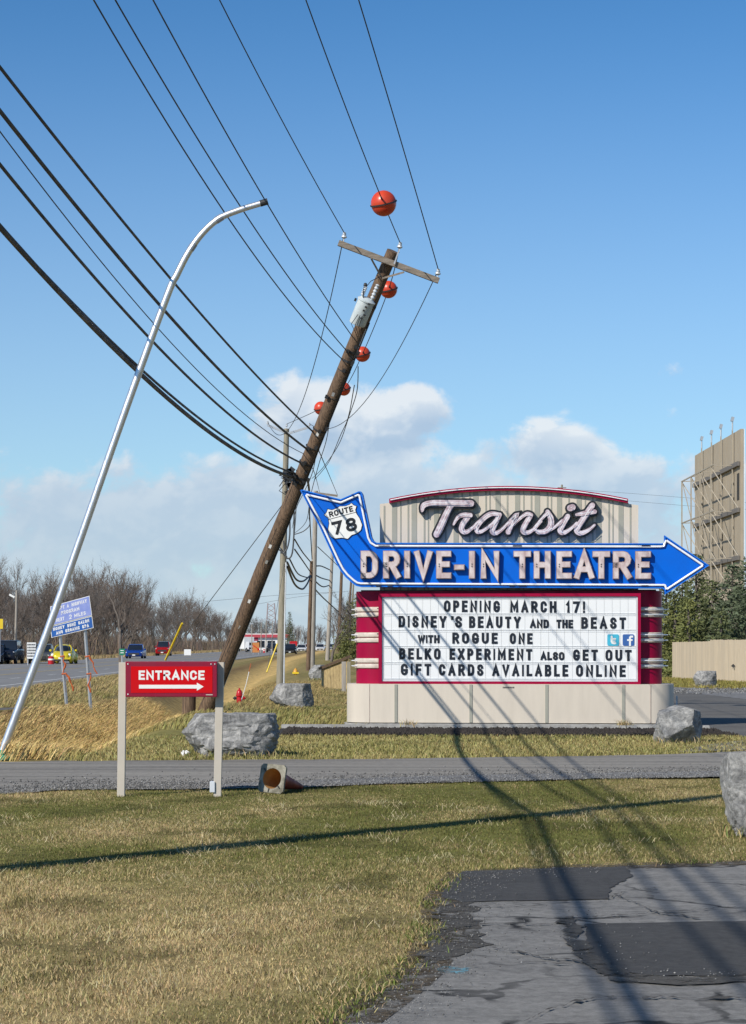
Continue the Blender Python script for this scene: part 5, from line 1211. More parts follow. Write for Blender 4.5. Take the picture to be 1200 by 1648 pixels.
# ------------------------------------------------------------------ fallen traffic cone
cb = Vector((at(437.5, 1253, 24.1).x, 24.1, .155)); cone = thing('traffic_cone', 'dirty orange traffic cone lying on its side at the driveway edge', 'traffic cone', (cb.x, cb.y, 0))
ca = Vector((.44, .88, -.19)).normalized(); xa_ = Vector((ca.y, -ca.x, 0)).normalized(); ya_ = ca.cross(xa_); q = Matrix((xa_, ya_, ca)).transposed() @ Matrix.Rotation(R(3), 3, 'Z')
sq = MB(); hs_ = .155; ri = .112; n = 32; v = []; f = []
def sqpt(a): 
    c_, s_ = math.cos(a), math.sin(a); m = max(abs(c_), abs(s_)); return (hs_*c_/m, hs_*s_/m)
for i in range(n):
    a = 2*math.pi*(i+.5)/n; x, y = sqpt(a); 
    for (xx, yy, zz) in ((x, y, 0), (ri*math.cos(a), ri*math.sin(a), 0), (x, y, .028), (ri*1.02*math.cos(a), ri*1.02*math.sin(a), .03)): v.append(cb+q @ Vector((xx, yy, zz)))
for i in range(n):
    j = (i+1) % n; f += [(4*i, 4*j, 4*j+1, 4*i+1), (4*i, 4*i+2, 4*j+2, 4*j), (4*i+2, 4*i+3, 4*j+3, 4*j+2)]
sq.add(v, f).build('base', 'conew', cone, (cb.x, cb.y, 0))
def shell(r0, r1, z0, z1, name, m):
    b = MB(); v = []; f = []
    for i, (r, z) in enumerate(((r0, z0), (r1, z1))):
        for k in range(n): a = 2*math.pi*(k+.5)/n; v.append(cb+q @ Vector((r*math.cos(a), r*math.sin(a), z)))
    for k in range(n): f.append((k, (k+1) % n, n+(k+1) % n, n+k))
    if name == 'tip': f.append(tuple(range(n, 2*n)))
    return b.add(v, f).build(name, m, cone, (cb.x, cb.y, 0), smooth=True)
shell(ri+.003, .028, .029, .66, 'body', 'coneo'); shell(ri, .022, .0, .655, 'inner_wall', 'conei'); shell(.028, .024, .66, .68, 'tip', 'coneo')
b = MB()
for a in (42, 100, 222): 
    a = R(a); p = cb+q @ Vector((math.cos(a)*.15, math.sin(a)*.15, -.004)); p2_ = cb+q @ Vector((math.cos(a)*.11, math.sin(a)*.11, -.004)); b.tube([p, p2_], .0065, 5)
b.build('rib', 'dark', cone, (cb.x, cb.y, 0))

# ------------------------------------------------------------------ tilted blue roadside sign
AY = 61.0; a0 = at(108, 1133, AY); az = gz(a0.x, AY)
ad = thing('adoption_sign', 'faded blue highway adoption sign tilted on two steel posts', 'sign', (a0.x, AY, az)); ao = Vector((a0.x, AY, az))
for (xt, yt, xb, yb) in ((93, 985, 108, 1136), (134, 975, 147, 1137)):
    t_, b_ = at(xt, yt, AY+.05), at(xb, yb, AY+.05); b_.z = gz(b_.x, AY)-.1; m = MB()
    d = (t_-b_); sd_ = Vector((1, 0, 0))
    m.add([b_+Vector((-.045, 0, 0)), b_+Vector((.0, -.04, 0)), b_+Vector((.045, 0, 0)), b_+Vector((0, .03, 0)), t_+Vector((-.045, 0, 0)), t_+Vector((.0, -.04, 0)), t_+Vector((.045, 0, 0)), t_+Vector((0, .03, 0))], [(0, 1, 5, 4), (1, 2, 6, 5), (2, 3, 7, 6), (3, 0, 4, 7), (4, 5, 6, 7), (3, 2, 1, 0)])
    m.build('post', 'galv', ad, ao)
    nt = MB(); rr2 = random.Random(int(xb))
    for y in (1057, 1085):
        c_ = at(xt+(xb-xt)*(y-yt)/(yb-yt), y, AY-.01); nt.tube([c_+Vector((-.06, -.05, 0)), c_+Vector((.07, -.05, .02))], .026, 6)
        P = [c_+Vector((.06, -.05, 0))]
        for k in range(5): P.append(P[-1]+Vector((rr2.uniform(-.05, .08), 0, -rr2.uniform(.06, .13))))
        nt.tube(P, [.010+.022*rr2.random() for _ in P], 5)
    nt.build('netting_tie', 'tape', ad, ao)
def plane_sign(c4, th, m, name, par, org, Y, rim=None):
    pl = [(at(x, y, Y).x-org.x, at(x, y, Y).z-org.z) for x, y in c4]; dy = Y-org.y
    if rim: 
        o_ = MB().prism(pl, dy, dy+th).build(name, 'whitep', par); MB().prism(inset(pl, rim), dy-.004, dy).build(name.replace('plate', 'face'), m, par)
    else: o_ = MB().prism(pl, dy, dy+th).build(name, m, par)
    return pl
c1 = plane_sign(((80.5, 976), (143.5, 958.8), (147.8, 990.5), (80.8, 1007.5)), .01, 'signblue', 'upper_plate', ad, ao, AY-.03, .016)
c2 = plane_sign(((80.8, 1008.5), (147.8, 991.2), (150.3, 1010.5), (82.5, 1026.5)), .01, 'signblue2', 'lower_plate', ad, ao, AY-.03, .016)
def quad_text(s, c4, u0, u1, v0, v1, dy, t, gap, par, m='whitep', name='letter'):
    tl, tr, br_, bl_ = [Vector(p) for p in c4]
    def f_(p): u = u0+(u1-u0)*p[0]; w = v0+(v1-v0)*p[1]; return tuple((bl_.lerp(br_, u)).lerp(tl.lerp(tr, u), w))
    Wd = (tr-tl).length*(u1-u0); Hd = (tl-bl_).length*(v1-v0)
    for c, a, b_ in word_boxes(s, 0, Wd, gap): glyph(MB(), c, a, b_, 0, Hd, min(t, b_-a), dy, dy+.002, xf=lambda p: f_((p[0]/Wd, p[1]/Hd))).build('letter', m, par)
dy = -.036
for s, u0_, u1_, v0_, v1_ in (('ADOPT', .08, .36, .70, .88), ('A', .42, .47, .70, .88), ('HIGHWAY', .54, .92, .70, .88), ('PROGRAM', .27, .72, .42, .60), ('NEXT', .14, .34, .12, .30), ('2', .46, .52, .10, .32), ('MILES', .58, .86, .12, .30)): quad_text(s, c1, u0_, u1_, v0_, v1_, dy, .018, .2, ad, name='lettering')
for s, u0_, u1_, v0_, v1_ in (('HONEY', .06, .33, .56, .84), ('BUNZ', .40, .60, .56, .84), ('SALON', .66, .92, .56, .84), ('AND', .12, .28, .16, .44), ('ORGANIC', .34, .68, .16, .44), ('SPA', .74, .90, .16, .44)): quad_text(s, c2, u0_, u1_, v0_, v1_, dy, .02, .2, ad, name='lettering')

# small far signs
def post_sign(name, label, x0, x1, y0, y1, yb, Y, m, rim=None, cat='sign', legs=1):
    c_ = at((x0+x1)/2, yb, Y); o = thing(name, label, cat, c_)
    MB().box((0, 0, at(x0, (y0+y1)/2, Y).z-c_.z), ((x1-x0)*Y/F, .06, (y1-y0)*Y/F)).build('plate', m, o)
    for k in range(legs): 
        xx = 0 if legs == 1 else (k-.5)*(x1-x0)*Y/F*.8
        MB().tube([(xx, .05, -.2), (xx, .05, at(x0, y1, Y).z-c_.z+.05)], .05, 6).build('post', 'galv', o)
    return o
gsn = post_sign('street_sign', 'small green road sign left of the blue car', 192, 200.5, 1044, 1054, 1066, 120, 'green')
for k in range(2): MB().box((0, -.035, at(0, 1047+3.6*k, 120).z-gsn.location.z), (.18, .004, .04)).build('marking', 'whitep', gsn)
post_sign('warning_sign', 'yellow warning sign at the left edge beside a wooden pole', -6, 4.5, 996, 1012, 1060, 150, 'yellow')
ms = post_sign('message_board', 'white message board with black lettering behind the dark cars', 43, 57.5, 1034, 1060, 1066, 160, 'whitep', legs=2)
rr = random.Random(77); b = MB()
for k in range(5):
    x = -.28
    while x < .26: w_ = rr.uniform(.05, .09); MB().box((x+w_/2, -.034, at(0, 1037.5+4.6*k, 160).z-ms.location.z), (w_, .004, .12)).build('letter', 'black', ms); x += w_+.03
post_sign('yard_sign', 'small white sign on the far verge right of the red vehicle', 296, 307, 1045, 1054.5, 1056, 290, 'whitep', legs=2)
o, ob_ = upole(24, 950, 1052, 190, 'woodpale', 'wooden pole with small lamp beside the yellow sign far left', .13, 2.5)
MB().box(at(19, 959, 190), (.5, .2, .16), Matrix.Rotation(.5, 3, 'Y')).build('lamp_head', 'whitep', o, ob_); bar(MB(), at(26, 961, 190), at(20, 960, 190), .05, .05).build('lamp_arm', 'galv', o, ob_)
fp = thing('fence_post', 'short wooden post beside the left end of the sign base', 'post', hit(553, 1115)); 
q_ = fp.location; bevel(MB().box((0, 0, .60), (.17, .17, 1.3)).build('shaft', 'woodpale', fp), .015); MB().box((.2, .03, .62), (.14, .14, 1.25)).build('second_board', 'woodgrey', fp)
mk = at(1089, 1146, 46.2); mk.z = 0; mo = thing('marker_post', 'thin white marker post in front of the shaded boulder', 'post', mk); MB().box((0, 0, .26), (.03, .02, .56)).build('stake', 'whitep', mo); MB().box((0, -.012, .48), (.034, .006, .08)).build('reflector', 'galv', mo)
lt = hit(298, 1218); b = MB().ball((0, 0, .035), (.07, .05, .05), 9, 6); rr = random.Random(2); b.v = [(x*rr.uniform(.7, 1.2), y*rr.uniform(.7, 1.2), z*rr.uniform(.7, 1.2)) for x, y, z in b.v]; o = b.build('litter', 'litter'); o.location = lt; tag(o, 'crumpled white paper litter at the driveway edge by the boulder', 'litter')
# timber guard rail
r0, r1 = at(517, 1092, 97), at(561, 1075, 94.5)
gr = thing('guard_rail', 'yellowish timber guard rail on the lawn left of the sign', 'guard rail', Vector((r0.x, r0.y, gz(r0.x, r0.y))))
go_ = gr.location.copy(); d = (r1-r0); n = 9
for i in range(n):
    a, b_ = r0+d*(i/n), r0+d*((i+.95)/n); a0_, b0_ = gz(a.x, a.y)-.05, gz(b_.x, b_.y)-.05
    MB().add([Vector((a.x, a.y, a0_)), Vector((b_.x, b_.y, b0_)), b_+Vector((0, 0, .40)), a+Vector((0, 0, .40)), Vector((a.x+.02, a.y+.08, a0_)), Vector((b_.x+.02, b_.y+.08, b0_)), b_+Vector((.02, .08, .40)), a+Vector((.02, .08, .40))], [(0, 1, 2, 3), (7, 6, 5, 4), (3, 2, 6, 7), (0, 4, 5, 1), (0, 3, 7, 4), (1, 5, 6, 2)]).build('board', 'rail', gr, go_)
bar(MB(), r0+Vector((-.02, .04, .46)), r1+Vector((-.02, .04, .46)), .24, .11).build('top_rail', 'wood', gr, go_)

# ------------------------------------------------------------------ vehicles
def loft(mb, secs):
    """secs: list of rings with equal point counts"""
    n = len(secs[0]); v = [p for s in secs for p in s]; f = []
    for i in range(len(secs)-1):
        for k in range(n): f.append((i*n+k, i*n+(k+1) % n, (i+1)*n+(k+1) % n, (i+1)*n+k))
    f.append(tuple(range(n-1, -1, -1))); f.append(tuple((len(secs)-1)*n+k for k in range(n))); return mb.add(v, f)
def ring(y, hw, z0, z1, r): # rounded rectangle cross section
    p = []
    for cx_, cz, a0 in ((hw-r, z1-r, 0), (-hw+r, z1-r, 90), (-hw+r, z0+r, 180), (hw-r, z0+r, 270)):
        for k in range(4): a = R(a0+30*k); p.append((cx_+r*math.cos(a), y, cz+r*math.sin(a)))
    return p
def wheels(o, xs, ys, r, w=.22):
    for y in ys:
        for s in (-1, 1):
            t = MB().lathe([(r*.62, -w/2), (r*.95, -w/2), (r, -w*.3), (r, w*.3), (r*.95, w/2), (r*.62, w/2)], 18, (s*xs, y, r), Matrix.Rotation(R(90), 3, 'Y')).build('wheel', 'tyre', o)
            MB().lathe([(.05, -.01), (r*.6, -.01), (r*.6, .01), (.05, .02)], 14, (s*(xs+w/2), y, r), Matrix.Rotation(R(90*s), 3, 'Y')).build('rim', 'rim', t)
def car(label, loc, paint, H=1.45, L=4.6, Wd=1.8, rz=0, suv=False, name='car', cat='car', paint2=None, group='cars on the road'):
    o = thing(name, label, cat, loc, rz, group); hw = Wd/2; hl = L/2; belt = .62*H if suv else .60*H; z0 = .30 if suv else .22
    hood = belt-(.06 if suv else .12)
    secs = [ring(-hl, hw*.80, z0+.14, hood-.12, .10), ring(-hl+.12, hw*.93, z0, hood-.03, .12), ring(-hl+.9, hw, z0-.02, hood+.02, .12), ring(-hl*.38, hw, z0-.02, belt, .10), ring(hl*.5, hw, z0-.02, belt+.02, .10), ring(hl-.12, hw*.95, z0, belt, .12), ring(hl, hw*.85, z0+.12, belt-.1, .1)]
    loft(MB(), secs).build('body', paint, o, smooth=True)
    y0 = -hl*.36; y1 = hl-.2 if suv else hl*.68
    cab = MB(); loft(cab, [ring(y0, hw*.88, belt-.06, belt+.01, .03), ring(y0+.62*(H-belt)/.5*(.6 if suv else 1), hw*.74, belt-.06, H-.05, .08), ring((y0+y1)/2, hw*.77, belt-.06, H-.02, .08), ring(y1-(.15 if suv else .6), hw*.74, belt-.06, H-.07, .08), ring(y1, hw*.84, belt-.06, belt+.02, .03)]); cab.build('windows', 'glass', o, smooth=True)
    yr = y0+.62*(H-belt)/.5*(.6 if suv else 1)
    loft(MB(), [ring(yr-.02, hw*.72, H-.055, H-.02, .015), ring((y0+y1)/2, hw*.77, H-.05, H+.015, .03), ring(y1-(.15 if suv else .6), hw*.72, H-.085, H-.03, .02)]).build('roof', paint2 or paint, o, smooth=True)
    for s in (-1, 1):
        MB().tube([(s*hw*.87, y0, belt), (s*hw*.75, yr, H-.04)], .035, 6).build('pillar', paint, o)
        MB().ball((s*(hw+.08), y0+.22, belt+.05), (.11, .06, .08), 10, 6).build('mirror', paint, o)
        MB().ball((s*hw*.72, -hl+.10, hood-.16), (.19, .08, .085), 12, 8).build('headlight', 'lamp', o)
    MB().box((0, -hl+.015, (z0+hood)/2-.03), (Wd*.62, .08, .22)).build('grille', 'dark', o)
    MB().box((0, -hl-.01, z0+.14), (.32, .05, .12)).build('number_plate', 'whitep', o)
    wheels(o, hw-.12, (-hl+.85, hl-.85), .36 if suv else .32); return o
CP = {k: mat('paint_'+k, c, .22, .2, var=.06) for k, c in (('blue', (.01, .055, .30)), ('yellow', (.70, .56, .03)), ('red', (.42, .008, .01)), ('darkblue', (.012, .016, .03)), ('black', (.012, .012, .014)), ('white', (.72, .72, .72)), ('silver', (.35, .36, .38)), ('grey', (.10, .105, .11)))}
RZ = .11
def road_pt(px, Y): p = at(px, HY, Y); return Vector((p.x, Y, RZ+.002))
# yellow round-backed car
by = 172.0; o = thing('beetle_shaped_car', 'rounded bright yellow small car coming towards the camera', 'car', road_pt(103, by), group='cars on the road'); PY = CP['yellow']
bm_ = MB(); loft(bm_, [ring(-2.0, .45, .35, .60, .1), ring(-1.85, .62, .28, .78, .2), ring(-1.2, .72, .22, .95, .25), ring(-.5, .80, .20, 1.0, .2), ring(.6, .80, .20, 1.0, .2), ring(1.4, .72, .25, .95, .25), ring(2.0, .45, .35, .7, .15)]); bm_.build('body', PY, o, smooth=True)
for s in (-1, 1):
    for y in (-1.28, 1.28): MB().ball((s*.70, y, .42), (.19, .56, .42), 14, 10).build('fender', PY, o, smooth=True)
    MB().ball((s*.64, -1.72, .66), (.13, .10, .14), 12, 8).build('headlight', 'lamp', o, smooth=True); MB().ball((s*.98, -.55, 1.02), (.11, .06, .09), 8, 6).build('mirror', PY, o)
MB().ball((0, .25, .92), (.70, 1.32, .55), 22, 12).build('windows', 'glass', o, smooth=True)
rf = MB(); rf.ball((0, .30, .955), (.68, 1.12, .555), 22, 14); rf.f = [f for f in rf.f if sum(rf.v[i][2] for i in f)/len(f) > 1.30]; rf.build('roof', PY, o, smooth=True)
for s in (-1, 1): MB().tube([(s*.68, -.75, .98), (s*.58, -.42, 1.32), (s*.42, -.2, 1.44)], .045, 6).build('pillar', PY, o)
MB().box((0, -2.0, .42), (1.5, .12, .14)).build('bumper', PY, o); MB().box((0, -2.07, .44), (.32, .03, .12)).build('number_plate', 'whitep', o); MB().box((0, -2.0, .30), (1.1, .1, .10)).build('grille', 'dark', o)
wheels(o, .74, (-1.28, 1.28), .33, .2)
car('bright blue sedan on the road behind the entrance sign', road_pt(218.5, 238), CP['blue'], 1.5, 4.6, 1.85)
car('red boxy off-road vehicle with dark lower half behind the yellow guy guard', road_pt(263, 292), CP['red'], 1.85, 4.3, 1.85, suv=True, paint2=CP['black'])
car('black sport utility vehicle at the far left behind the lamp post', road_pt(22.5, 172)+Vector((-.5, 0, 0)), CP['darkblue'], 1.8, 4.8, 1.95, suv=True)
car('dark sedan between the message board and the yellow car', road_pt(68, 176), CP['grey'], 1.5, 4.7, 1.85)
car('dark blue car cut off by the left edge', road_pt(-3, 170)+Vector((-.3, 0, 0)), CP['darkblue'], 1.5, 4.6, 1.85)
car('dark sedan right of the grey upright pole', road_pt(467, 330), CP['black'], 1.55, 4.7, 1.9)
car('black and white car left of the grey upright pole', road_pt(437, 420), CP['black'], 1.7, 4.7, 1.95, suv=True)
car('white sedan in the distant lane right of the grey pole', road_pt(485, 430), CP['white'], 1.5, 4.6, 1.9)
car('distant white car between the pale poles', road_pt(515, 460), CP['white'], 1.6, 4.7, 1.9)
car('distant silver car beside the pale pole', road_pt(533, 520), CP['silver'], 1.6, 4.7, 1.9)
car('distant red car beside the short dark pole', road_pt(491, 520), CP['red'], 1.5, 4.6, 1.9)
car('distant grey car beneath the brown far pole', road_pt(553, 600), CP['silver'], 1.6, 4.7, 1.9)
# white box trucks parked at the far forecourt
def truck(px, Y, label, rz=.5):
    o = thing('box_truck', label, 'truck', road_pt(px, Y), rz, 'white trucks on the far forecourt')
    bevel(MB().box((0, 1.2, 1.75), (2.2, 4.4, 2.3)).build('box', 'whitep', o), .06); bevel(MB().box((0, -1.95, 1.25), (2.0, 1.7, 1.5), taper=.86).build('cab', CP['white'], o), .1)
    MB().box((0, -2.72, 1.55), (1.6, .06, .5)).build('windscreen', 'glass', o); MB().box((0, -2.82, .75), (1.8, .06, .3)).build('grille', 'dark', o); wheels(o, .95, (-1.9, 2.2), .42)
truck(397, 430, 'white box truck in front of the red banded building'); truck(386, 470, 'smaller looking white truck at the left end of the forecourt', -.4)
# orange construction sign and barrels
cs = post_sign('construction_sign', 'orange construction sign with white arrow by the white truck', 406, 417, 1034, 1050, 1053, 330, mat('orange_sign', (.52, .20, .05), .6), legs=2)
MB().prism([(-.4, .25), (.3, -.25), (.15, -.4), (.55, -.42), (.45, -.05), (.36, -.18), (-.35, .38)], -.05, -.034).build('arrow_mark', 'red', cs).location.z = at(0, 1042, 330).z-cs.location.z
for i, (px, Y, lb_) in enumerate(((82, 168, 'red and white barrel beside the yellow car'), (425, 400, 'red barrel near the construction sign'))):
    p = road_pt(px, Y); o = thing('barrel', lb_, 'barrel', p, group='road work barrels'); MB().lathe([(.24, 0), (.23, .28), (.21, .55), (.1, .6)], 12, p).build('drum', 'hydrant', o, p); MB().lathe([(.24, .3), (.235, .42)], 12, p).build('stripe', 'whitep', o, p)
# forecourt building
b0 = Vector((at(395, 1037, 560).x, 560, .2)); bd = thing('roadside_shop', 'low roadside building with red fascia band and white walls', 'building', b0)
MB().box((5.2, 4, 1.6), (10.5, 8, 3.2)).build('wall', 'whitep', bd); MB().box((5.2, 3.8, 3.5), (11.2, 9, .75)).build('roof_fascia', mat('fascia', (.45, .06, .08), .5), bd); MB().box((5.2, 3.8, 3.98), (11, 8.8, .2)).build('roof_cap', 'whitep', bd)
for k in range(4): wv = MB().box((1.2+2.6*k, -.03, 1.5), (1.9, .08, 1.6)).build('window', 'glass', bd); MB().box((1.2+2.6*k, -.06, .62), (2.0, .12, .1)).build('sill', 'galv', wv)
MB().box((-1.2, 3, 1.9), (2.0, 5, 3.6)).build('side_bay', mat('teal_wall', (.30, .45, .50), .6), bd); MB().box((2.1, -.1, 3.0), (2.0, .1, 1.3)).build('sign_panel', mat('shop_sign', (.42, .05, .10), .5), bd)
so = post_sign('shop_sign', 'red oval sign on a pole right of the grey pole', 466, 478, 1032, 1039, 1048, 380, 'hydrant')
for i, (px, yt, Y) in enumerate(((404.5, 1004, 400), (419.5, 1001, 400), (427.5, 998, 380), (437.5, 999, 410), (387.5, 1022, 450), (472, 1010, 600), (477.5, 1010, 620), (483, 1009, 640), (511, 1015, 640))):
    b_ = at(px, 1050, Y); t_ = at(px+.8, yt, Y); o = thing('lamp_standard', ['first', 'second', 'third', 'fourth', 'short leftmost', 'left of three distant', 'middle of three distant', 'right of three distant', 'rightmost distant'][i]+' pale lamp standard by the far forecourt', 'lamp post', b_, group='lamp standards at the far forecourt')
    MB().tube([b_-Vector((0, 0, .3)), t_], [.10, .07], 7).build('mast', 'woodpale', o, b_); MB().box(t_+Vector((-.5, 0, .03)), (1.4, .2, .14)).build('lamp_head', 'galv', o, b_)
# lattice tower on the skyline
tb_ = at(436, 1037, 1500); tb_.z = 0; tw = thing('lattice_tower', 'faint lattice tower on the skyline above the far trees', 'tower', tb_); m = MB(); Ht = at(436, 971, 1500).z
for s in ((-1, -1), (1, -1), (1, 1), (-1, 1)): m.tube([tb_+Vector((s[0]*4, s[1]*4, 0)), tb_+Vector((s[0]*2.2, s[1]*2.2, Ht))], .3, 5)
for k in range(9):
    z = Ht*k/9; w_ = 4-1.8*k/9; z2 = Ht*(k+1)/9
    for s in (-1, 1): m.tube([tb_+Vector((-s*w_, -w_, z)), tb_+Vector((s*w_*.95, -w_, z2))], .18, 4)
m.build('frame', mat('tower_steel', (.36, .30, .31), .7), tw, tb_)

# ------------------------------------------------------------------ drive-in screen
Hs = 16.0; SX = 24.55; y0, y1 = 149.4, 170.8
sc = thing('drive_in_screen', 'tall tan drive-in movie screen seen from behind with steel bracing', 'screen', (SX, (y0+y1)/2, 0)); so_ = Vector((SX, (y0+y1)/2, 0))
nb = 14
for i in range(nb):
    a = y0+(y1-y0)*i/nb; b_ = y0+(y1-y0)*(i+1)/nb
    MB().box((SX+.1+.012*(i % 2), (a+b_)/2, 8.3), (.18, b_-a-.03, 15.4)).build('cladding_panel', 'screen', sc, so_)
MB().box((SX+.24, (y0+y1)/2, 8.3), (.05, y1-y0, 15.4)).build('screen_face', 'whitep', sc, so_)
PYs = [152.0, 157.0, 161.4, 166.2]; XO, XI = 22.95, 24.42
for Y in PYs:
    MB().box((XI, Y, 8.1), (.085, .085, 16.2)).build('post', 'steel', sc, so_); MB().box((XO, Y, 6.85), (.09, .09, 13.7)).build('post', 'steel', sc, so_)
    lh = MB(); lh.tube([(XI, Y, 16.1), (XI, Y, 16.7)], .05, 6); lh.box((XI, Y, 16.9), (.18, .30, .30), Matrix.Rotation(.25, 3, 'Y')); lh.build('floodlight', 'galv', sc, so_)
LV = [13.7, 10.6, 7.4, 4.4, 2.0]
for i, z in enumerate(LV):
    MB().box((XI+.02, (y0+y1)/2, z), (.16, y1-y0-.3, .30)).build('girt', mat('girt_steel', (.16, .145, .13), .7) if i == 0 else bpy.data.materials['girt_steel'], sc, so_); bar(MB(), Vector((XO, y0+1.2, z)), Vector((XO, y1-4.4, z)), .07, .085, Vector((1, 0, 0))).build('outer_girt', 'steel', sc, so_)
    for Y in PYs:
        bar(MB(), Vector((XO, Y, z)), Vector((XI, Y, z+.05)), .06, .06).build('strut', 'steel', sc, so_)
        if i < 4: bar(MB(), Vector((XO, Y, z-.05)), Vector((XI, Y-2.4, LV[i+1]+.1)), .055, .06).build('diagonal_brace', 'steel', sc, so_)
    for Ya, Yb in zip(PYs[:-1], PYs[1:]):
        if i < 4: bar(MB(), Vector((XO+.02, Yb, z)), Vector((XO+.02, Ya, LV[i+1])), .05, .055, Vector((1, 0, 0))).build('diagonal_brace', 'steel', sc, so_)
sp_ = MB(); rr = random.Random(12)
for Y in PYs:
    for k in range(16): sp_.box((SX-.006, Y+.5+rr.uniform(-.25, .25), rr.uniform(2, 13.5)), (.012, rr.uniform(.1, .3), rr.uniform(.15, .45)))
sp_.box((SX-.006, 150.4, 12.2), (.012, .9, 1.8)); sp_.build('patched_hole', mat('hole_dark', (.04, .038, .035), .9), sc, so_)

# ------------------------------------------------------------------ wooden fence, board by board
fa, fb_, fc = at(1082, 1092, 106), at(1143, 1095, 99.5), at(1232, 1103, 92); 
fn = thing('wooden_fence', 'tall pale wooden board fence in front of the evergreens', 'fence', (fa.x, fa.y, 0)); fo = Vector((fa.x, fa.y, 0)); rr = random.Random(6)
for (p, q_) in ((fa, fb_), (fb_, fc)):
    p = Vector((p.x, p.y, 0)); q_ = Vector((q_.x, q_.y, 0)); d = q_-p; n = int(d.length/.15); ang = math.atan2(d.y, d.x)
    for i in range(n):
        c_ = p+d*((i+.5)/n); hgt = (1.70 if p is not None and q_.x < 15.5 else 1.70)+.10*((c_.x-fa.x)/2.2 if c_.x < fb_.x else 1)+rr.uniform(-.012, .012)
        MB().box((c_.x, c_.y+rr.uniform(-.008, .008), hgt/2), (.143, .022, hgt), Matrix.Rotation(ang, 3, 'Z')).build('board', 'fence' if rr.random() < .6 else 'fence2', fn, fo)
    for z in (.4, 1.3): bar(MB(), p+Vector((.03, .06, z)), q_+Vector((.03, .06, z)), .05, .09).build('rail', 'fence2', fn, fo)
c_ = at(1177.5, 1072, 96.3); MB().prism([(-.10, .0), (0, .10), (.10, 0), (.03, -.03), (0, -.12), (-.03, -.03)], -.02, .0).build('mounted_emblem', 'dark', fn).location = (c_.x-fo.x, c_.y-fo.y-.35, c_.z)

# ------------------------------------------------------------------ trees
def needle_tree(name, H, Rb, seed, m, base=.03, dens=1.0):
    """conifer as trunk + crown of drooping sprays"""
    rr = np.random.default_rng(seed); V = []; Fs = []
    z = base*H
    while z < H*.985:
        t = (z-base*H)/(H*(1-base)); rad = Rb*(1-t)**.82*rr.uniform(.78, 1.12)+.10; nb_ = max(4, int((7+5*rad)*dens))
        for k in range(nb_):
            a = rr.uniform(0, 2*np.pi); L = rad*rr.uniform(.7, 1.12); dr = rr.uniform(.10, .32); ns = max(5, int(L*13))
            for i in range(ns):
                s = (i+rr.random())/ns; r_ = L*(.15+.85*s); ww = .10+.30*(1-abs(s-.55)); lat = rr.uniform(-1, 1)*ww*.7
                p = np.array((math.cos(a)*r_-math.sin(a)*lat, math.sin(a)*r_+math.cos(a)*lat, z-dr*r_*r_*.35+.12*s*rad+rr.normal(0, .07)))
                dd = np.array((math.cos(a), math.sin(a), rr.uniform(-.5, .5)))+rr.normal(0, .55, 3); dd /= np.linalg.norm(dd); sd_ = np.cross(dd, rr.normal(0, 1, 3)); sd_ /= np.linalg.norm(sd_)+1e-6
                ln = rr.uniform(.12, .28); wd_ = rr.uniform(.035, .075); b_ = len(V)
                V += [p-sd_*wd_, p+sd_*wd_, p+dd*ln]; Fs.append((b_, b_+1, b_+2))
        z += rr.uniform(.16, .26)
    return V, Fs
def put_conifer(px, ytop, Y, Rb, seed, m, label, grp='evergreens behind the fence', zb=0.0, name='spruce_tree', dens=1.0):
    t_ = at(px, ytop, Y); H = t_.z-zb; V, Fs = needle_tree(name, H, Rb, seed, m, dens=dens); o = thing(name, label, 'tree', (t_.x, Y, zb), group=grp)
    b = MB(); b.v = [tuple(p) for p in V]; b.f = Fs; b.build('crown', m, o, fix=False)
    MB().tube([(0, 0, -.1), (0, 0, H*.5), (0, 0, H*.97)], [.16, .10, .02], 8).build('trunk', 'bark', o)
    return o
put_conifer(1120, 888, 116, 1.7, 1, 'needle', 'slender dark spruce with its tip below the arrow point')
put_conifer(1086, 952, 112, 1.5, 2, 'needle2', 'yellow green pine just right of the maroon column')
put_conifer(1072, 930, 124, 1.6, 3, 'needle', 'dark spruce mostly hidden behind the maroon column')
put_conifer(1146, 932, 113, 1.7, 4, 'needle', 'broad spruce behind the middle of the fence')
put_conifer(1178, 905, 111, 1.7, 5, 'needle3', 'bluish spruce second from the right edge')
put_conifer(1203, 892, 108, 1.8, 6, 'needle3', 'tallest bluish spruce cut by the right edge')
put_conifer(1108, 962, 109, 1.2, 7, 'needle2', 'low yellow green pine behind the left end of the fence')
put_conifer(1160, 985, 107, 1.2, 8, 'needle', 'short spruce in front of the taller spruces behind the fence')
put_conifer(1098, 925, 128, 1.5, 9, 'needle', 'spruce showing beneath the arrowhead')
put_conifer(563, 968, 205, 1.9, 10, 'needle2', 'green pine behind the far poles left of the sign', 'evergreens by the far poles', .2, 'pine_tree', .8)
put_conifer(575, 955, 225, 2.2, 12, 'needle2', 'darker pine hidden behind the left maroon column', 'evergreens by the far poles', .2, 'pine_tree', .8)
put_conifer(466, 984, 520, 2.0, 11, 'needle', 'lone small dark conifer on the far skyline', 'evergreens by the far poles', .2, 'spruce_tree', .5)

